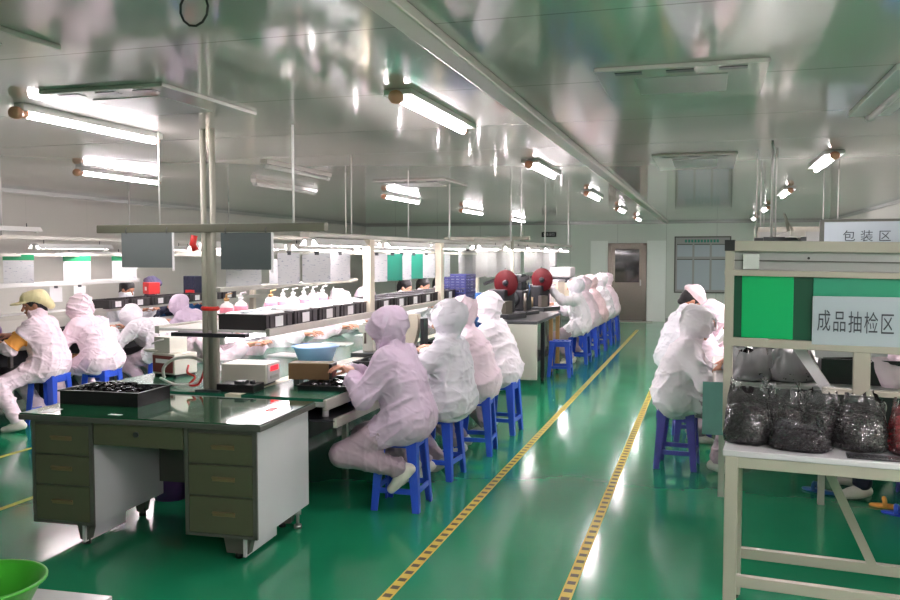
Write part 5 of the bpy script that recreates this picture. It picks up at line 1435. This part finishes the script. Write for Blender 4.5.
for i, (x, y, kw) in enumerate(((-8.05, 10.25, dict(head='hair', mask=True, suit='greysuit', hp=22)), (-8.10, 10.90, dict(head='cap', hoodmat='navycap', suit='jeans', hp=14)), (-8.10, 11.55, dict(head='hair', suit='bluecloth', lean=40, hp=30)))):
    dup(s0, (x, y, 0), 0, 'blue stool by the left wall, %s in depth' % ORD[i], 'stools by the left wall')
    k = dict(lean=12, eyes=True, h=0.012, heel=10, skin='skin2'); k.update(kw)
    person(('person with dark hair and white mask behind the second line\'s crates', 'person in violet-grey cap and dark top by the left wall', 'person in blue top leaning over by the left wall')[i], x, y, rad(-90), hl=(-0.14, 0.48, 0.90), hr=(0.14, 0.48, 0.90), **k)
# right-hand row, facing right
person('person in white hooded smock nearest in the right-hand row, forearms on the bench', RW[0][0], RW[0][1], rad(-88), lean=13, hp=52, seat=0.46, tl=0.225, suit='whitesuit', trouser='trouser', bulk=1.08, hl=(-0.10, 0.40, 0.86), hr=(0.15, 0.36, 0.86), fl=(-0.12, 0.42, 0.08), fr=(0.14, 0.30, 0.08), h=0.009, hand_h=0.006, heel=10, short_sleeve=True, seed=2.4)
person('person in pink-white hooded smock, second of the right-hand row', RW[1][0], RW[1][1], rad(-86), lean=30, hp=38, suit='pinksuit', hl=(-0.10, 0.44, 0.88), hr=(0.14, 0.42, 0.88), h=0.010, heel=10, seed=3.3)
person('person in flat pink cap and pale smock, third of the right-hand row', RW[2][0], RW[2][1], rad(-70), seat=0.52, lean=14, hp=40, head='cap', hoodmat='pinkcap', suit='greysuit', skin='skin2', hl=(-0.12, 0.46, 0.92), hr=(0.14, 0.44, 0.92), h=0.010, heel=10, seed=4.1)
dup(s1, (1.46, 6.45, 0), 0, 'violet-blue stool beyond the steel table under the person in navy trousers')
person('person in navy trousers seated beyond the steel table, mostly hidden by the green screen', 1.44, 6.45, rad(95), lean=8, hp=25, trouser='jeans', suit='pinksuit', fl=(-0.12, 0.42, 0.09), fr=(0.22, 0.34, 0.09), hl=(-0.12, 0.40, 1.02), hr=(0.12, 0.40, 1.02), h=0.011, heel=8, seed=0.1)
dup(s1, (1.70, 7.9, 0), 0, 'violet-blue stool on the hidden side of the right-hand bench')
person('person in blue smock on the far side of the right-hand bench', 1.62, 7.9, rad(92), lean=16, hp=25, suit='bluecloth', trouser='jeans', hl=(-0.12, 0.44, 0.92), hr=(0.12, 0.44, 0.92), h=0.012, heel=8, seed=0.8)
for i, (x, y, rz, m, lab) in enumerate(((0.78, 6.42, 60, 'bluemach', 'blue slipper tilted against the brace under the steel table'), (1.18, 6.15, 80, 'orange', 'orange slipper under the right of the steel table'), (1.22, 5.98, 70, 'blue', 'blue slipper under the right of the steel table, below the orange one'))):
    t = thing('slipper', lab, 'slipper', (x, y, 0.0), rad(rz))
    MB().lathe([(0.001, 0), (0.95, 0.0), (1.0, 0.008), (0.95, 0.016), (0.001, 0.018)], 20, sx=0.045, sy=0.13).build('sole', m, t)
    MB().tube([(-0.045, 0.03, 0.015), (-0.03, 0.035, 0.05), (0.0, 0.04, 0.06), (0.03, 0.035, 0.05), (0.045, 0.03, 0.015)], 0.014, 8).build('strap', m, t)
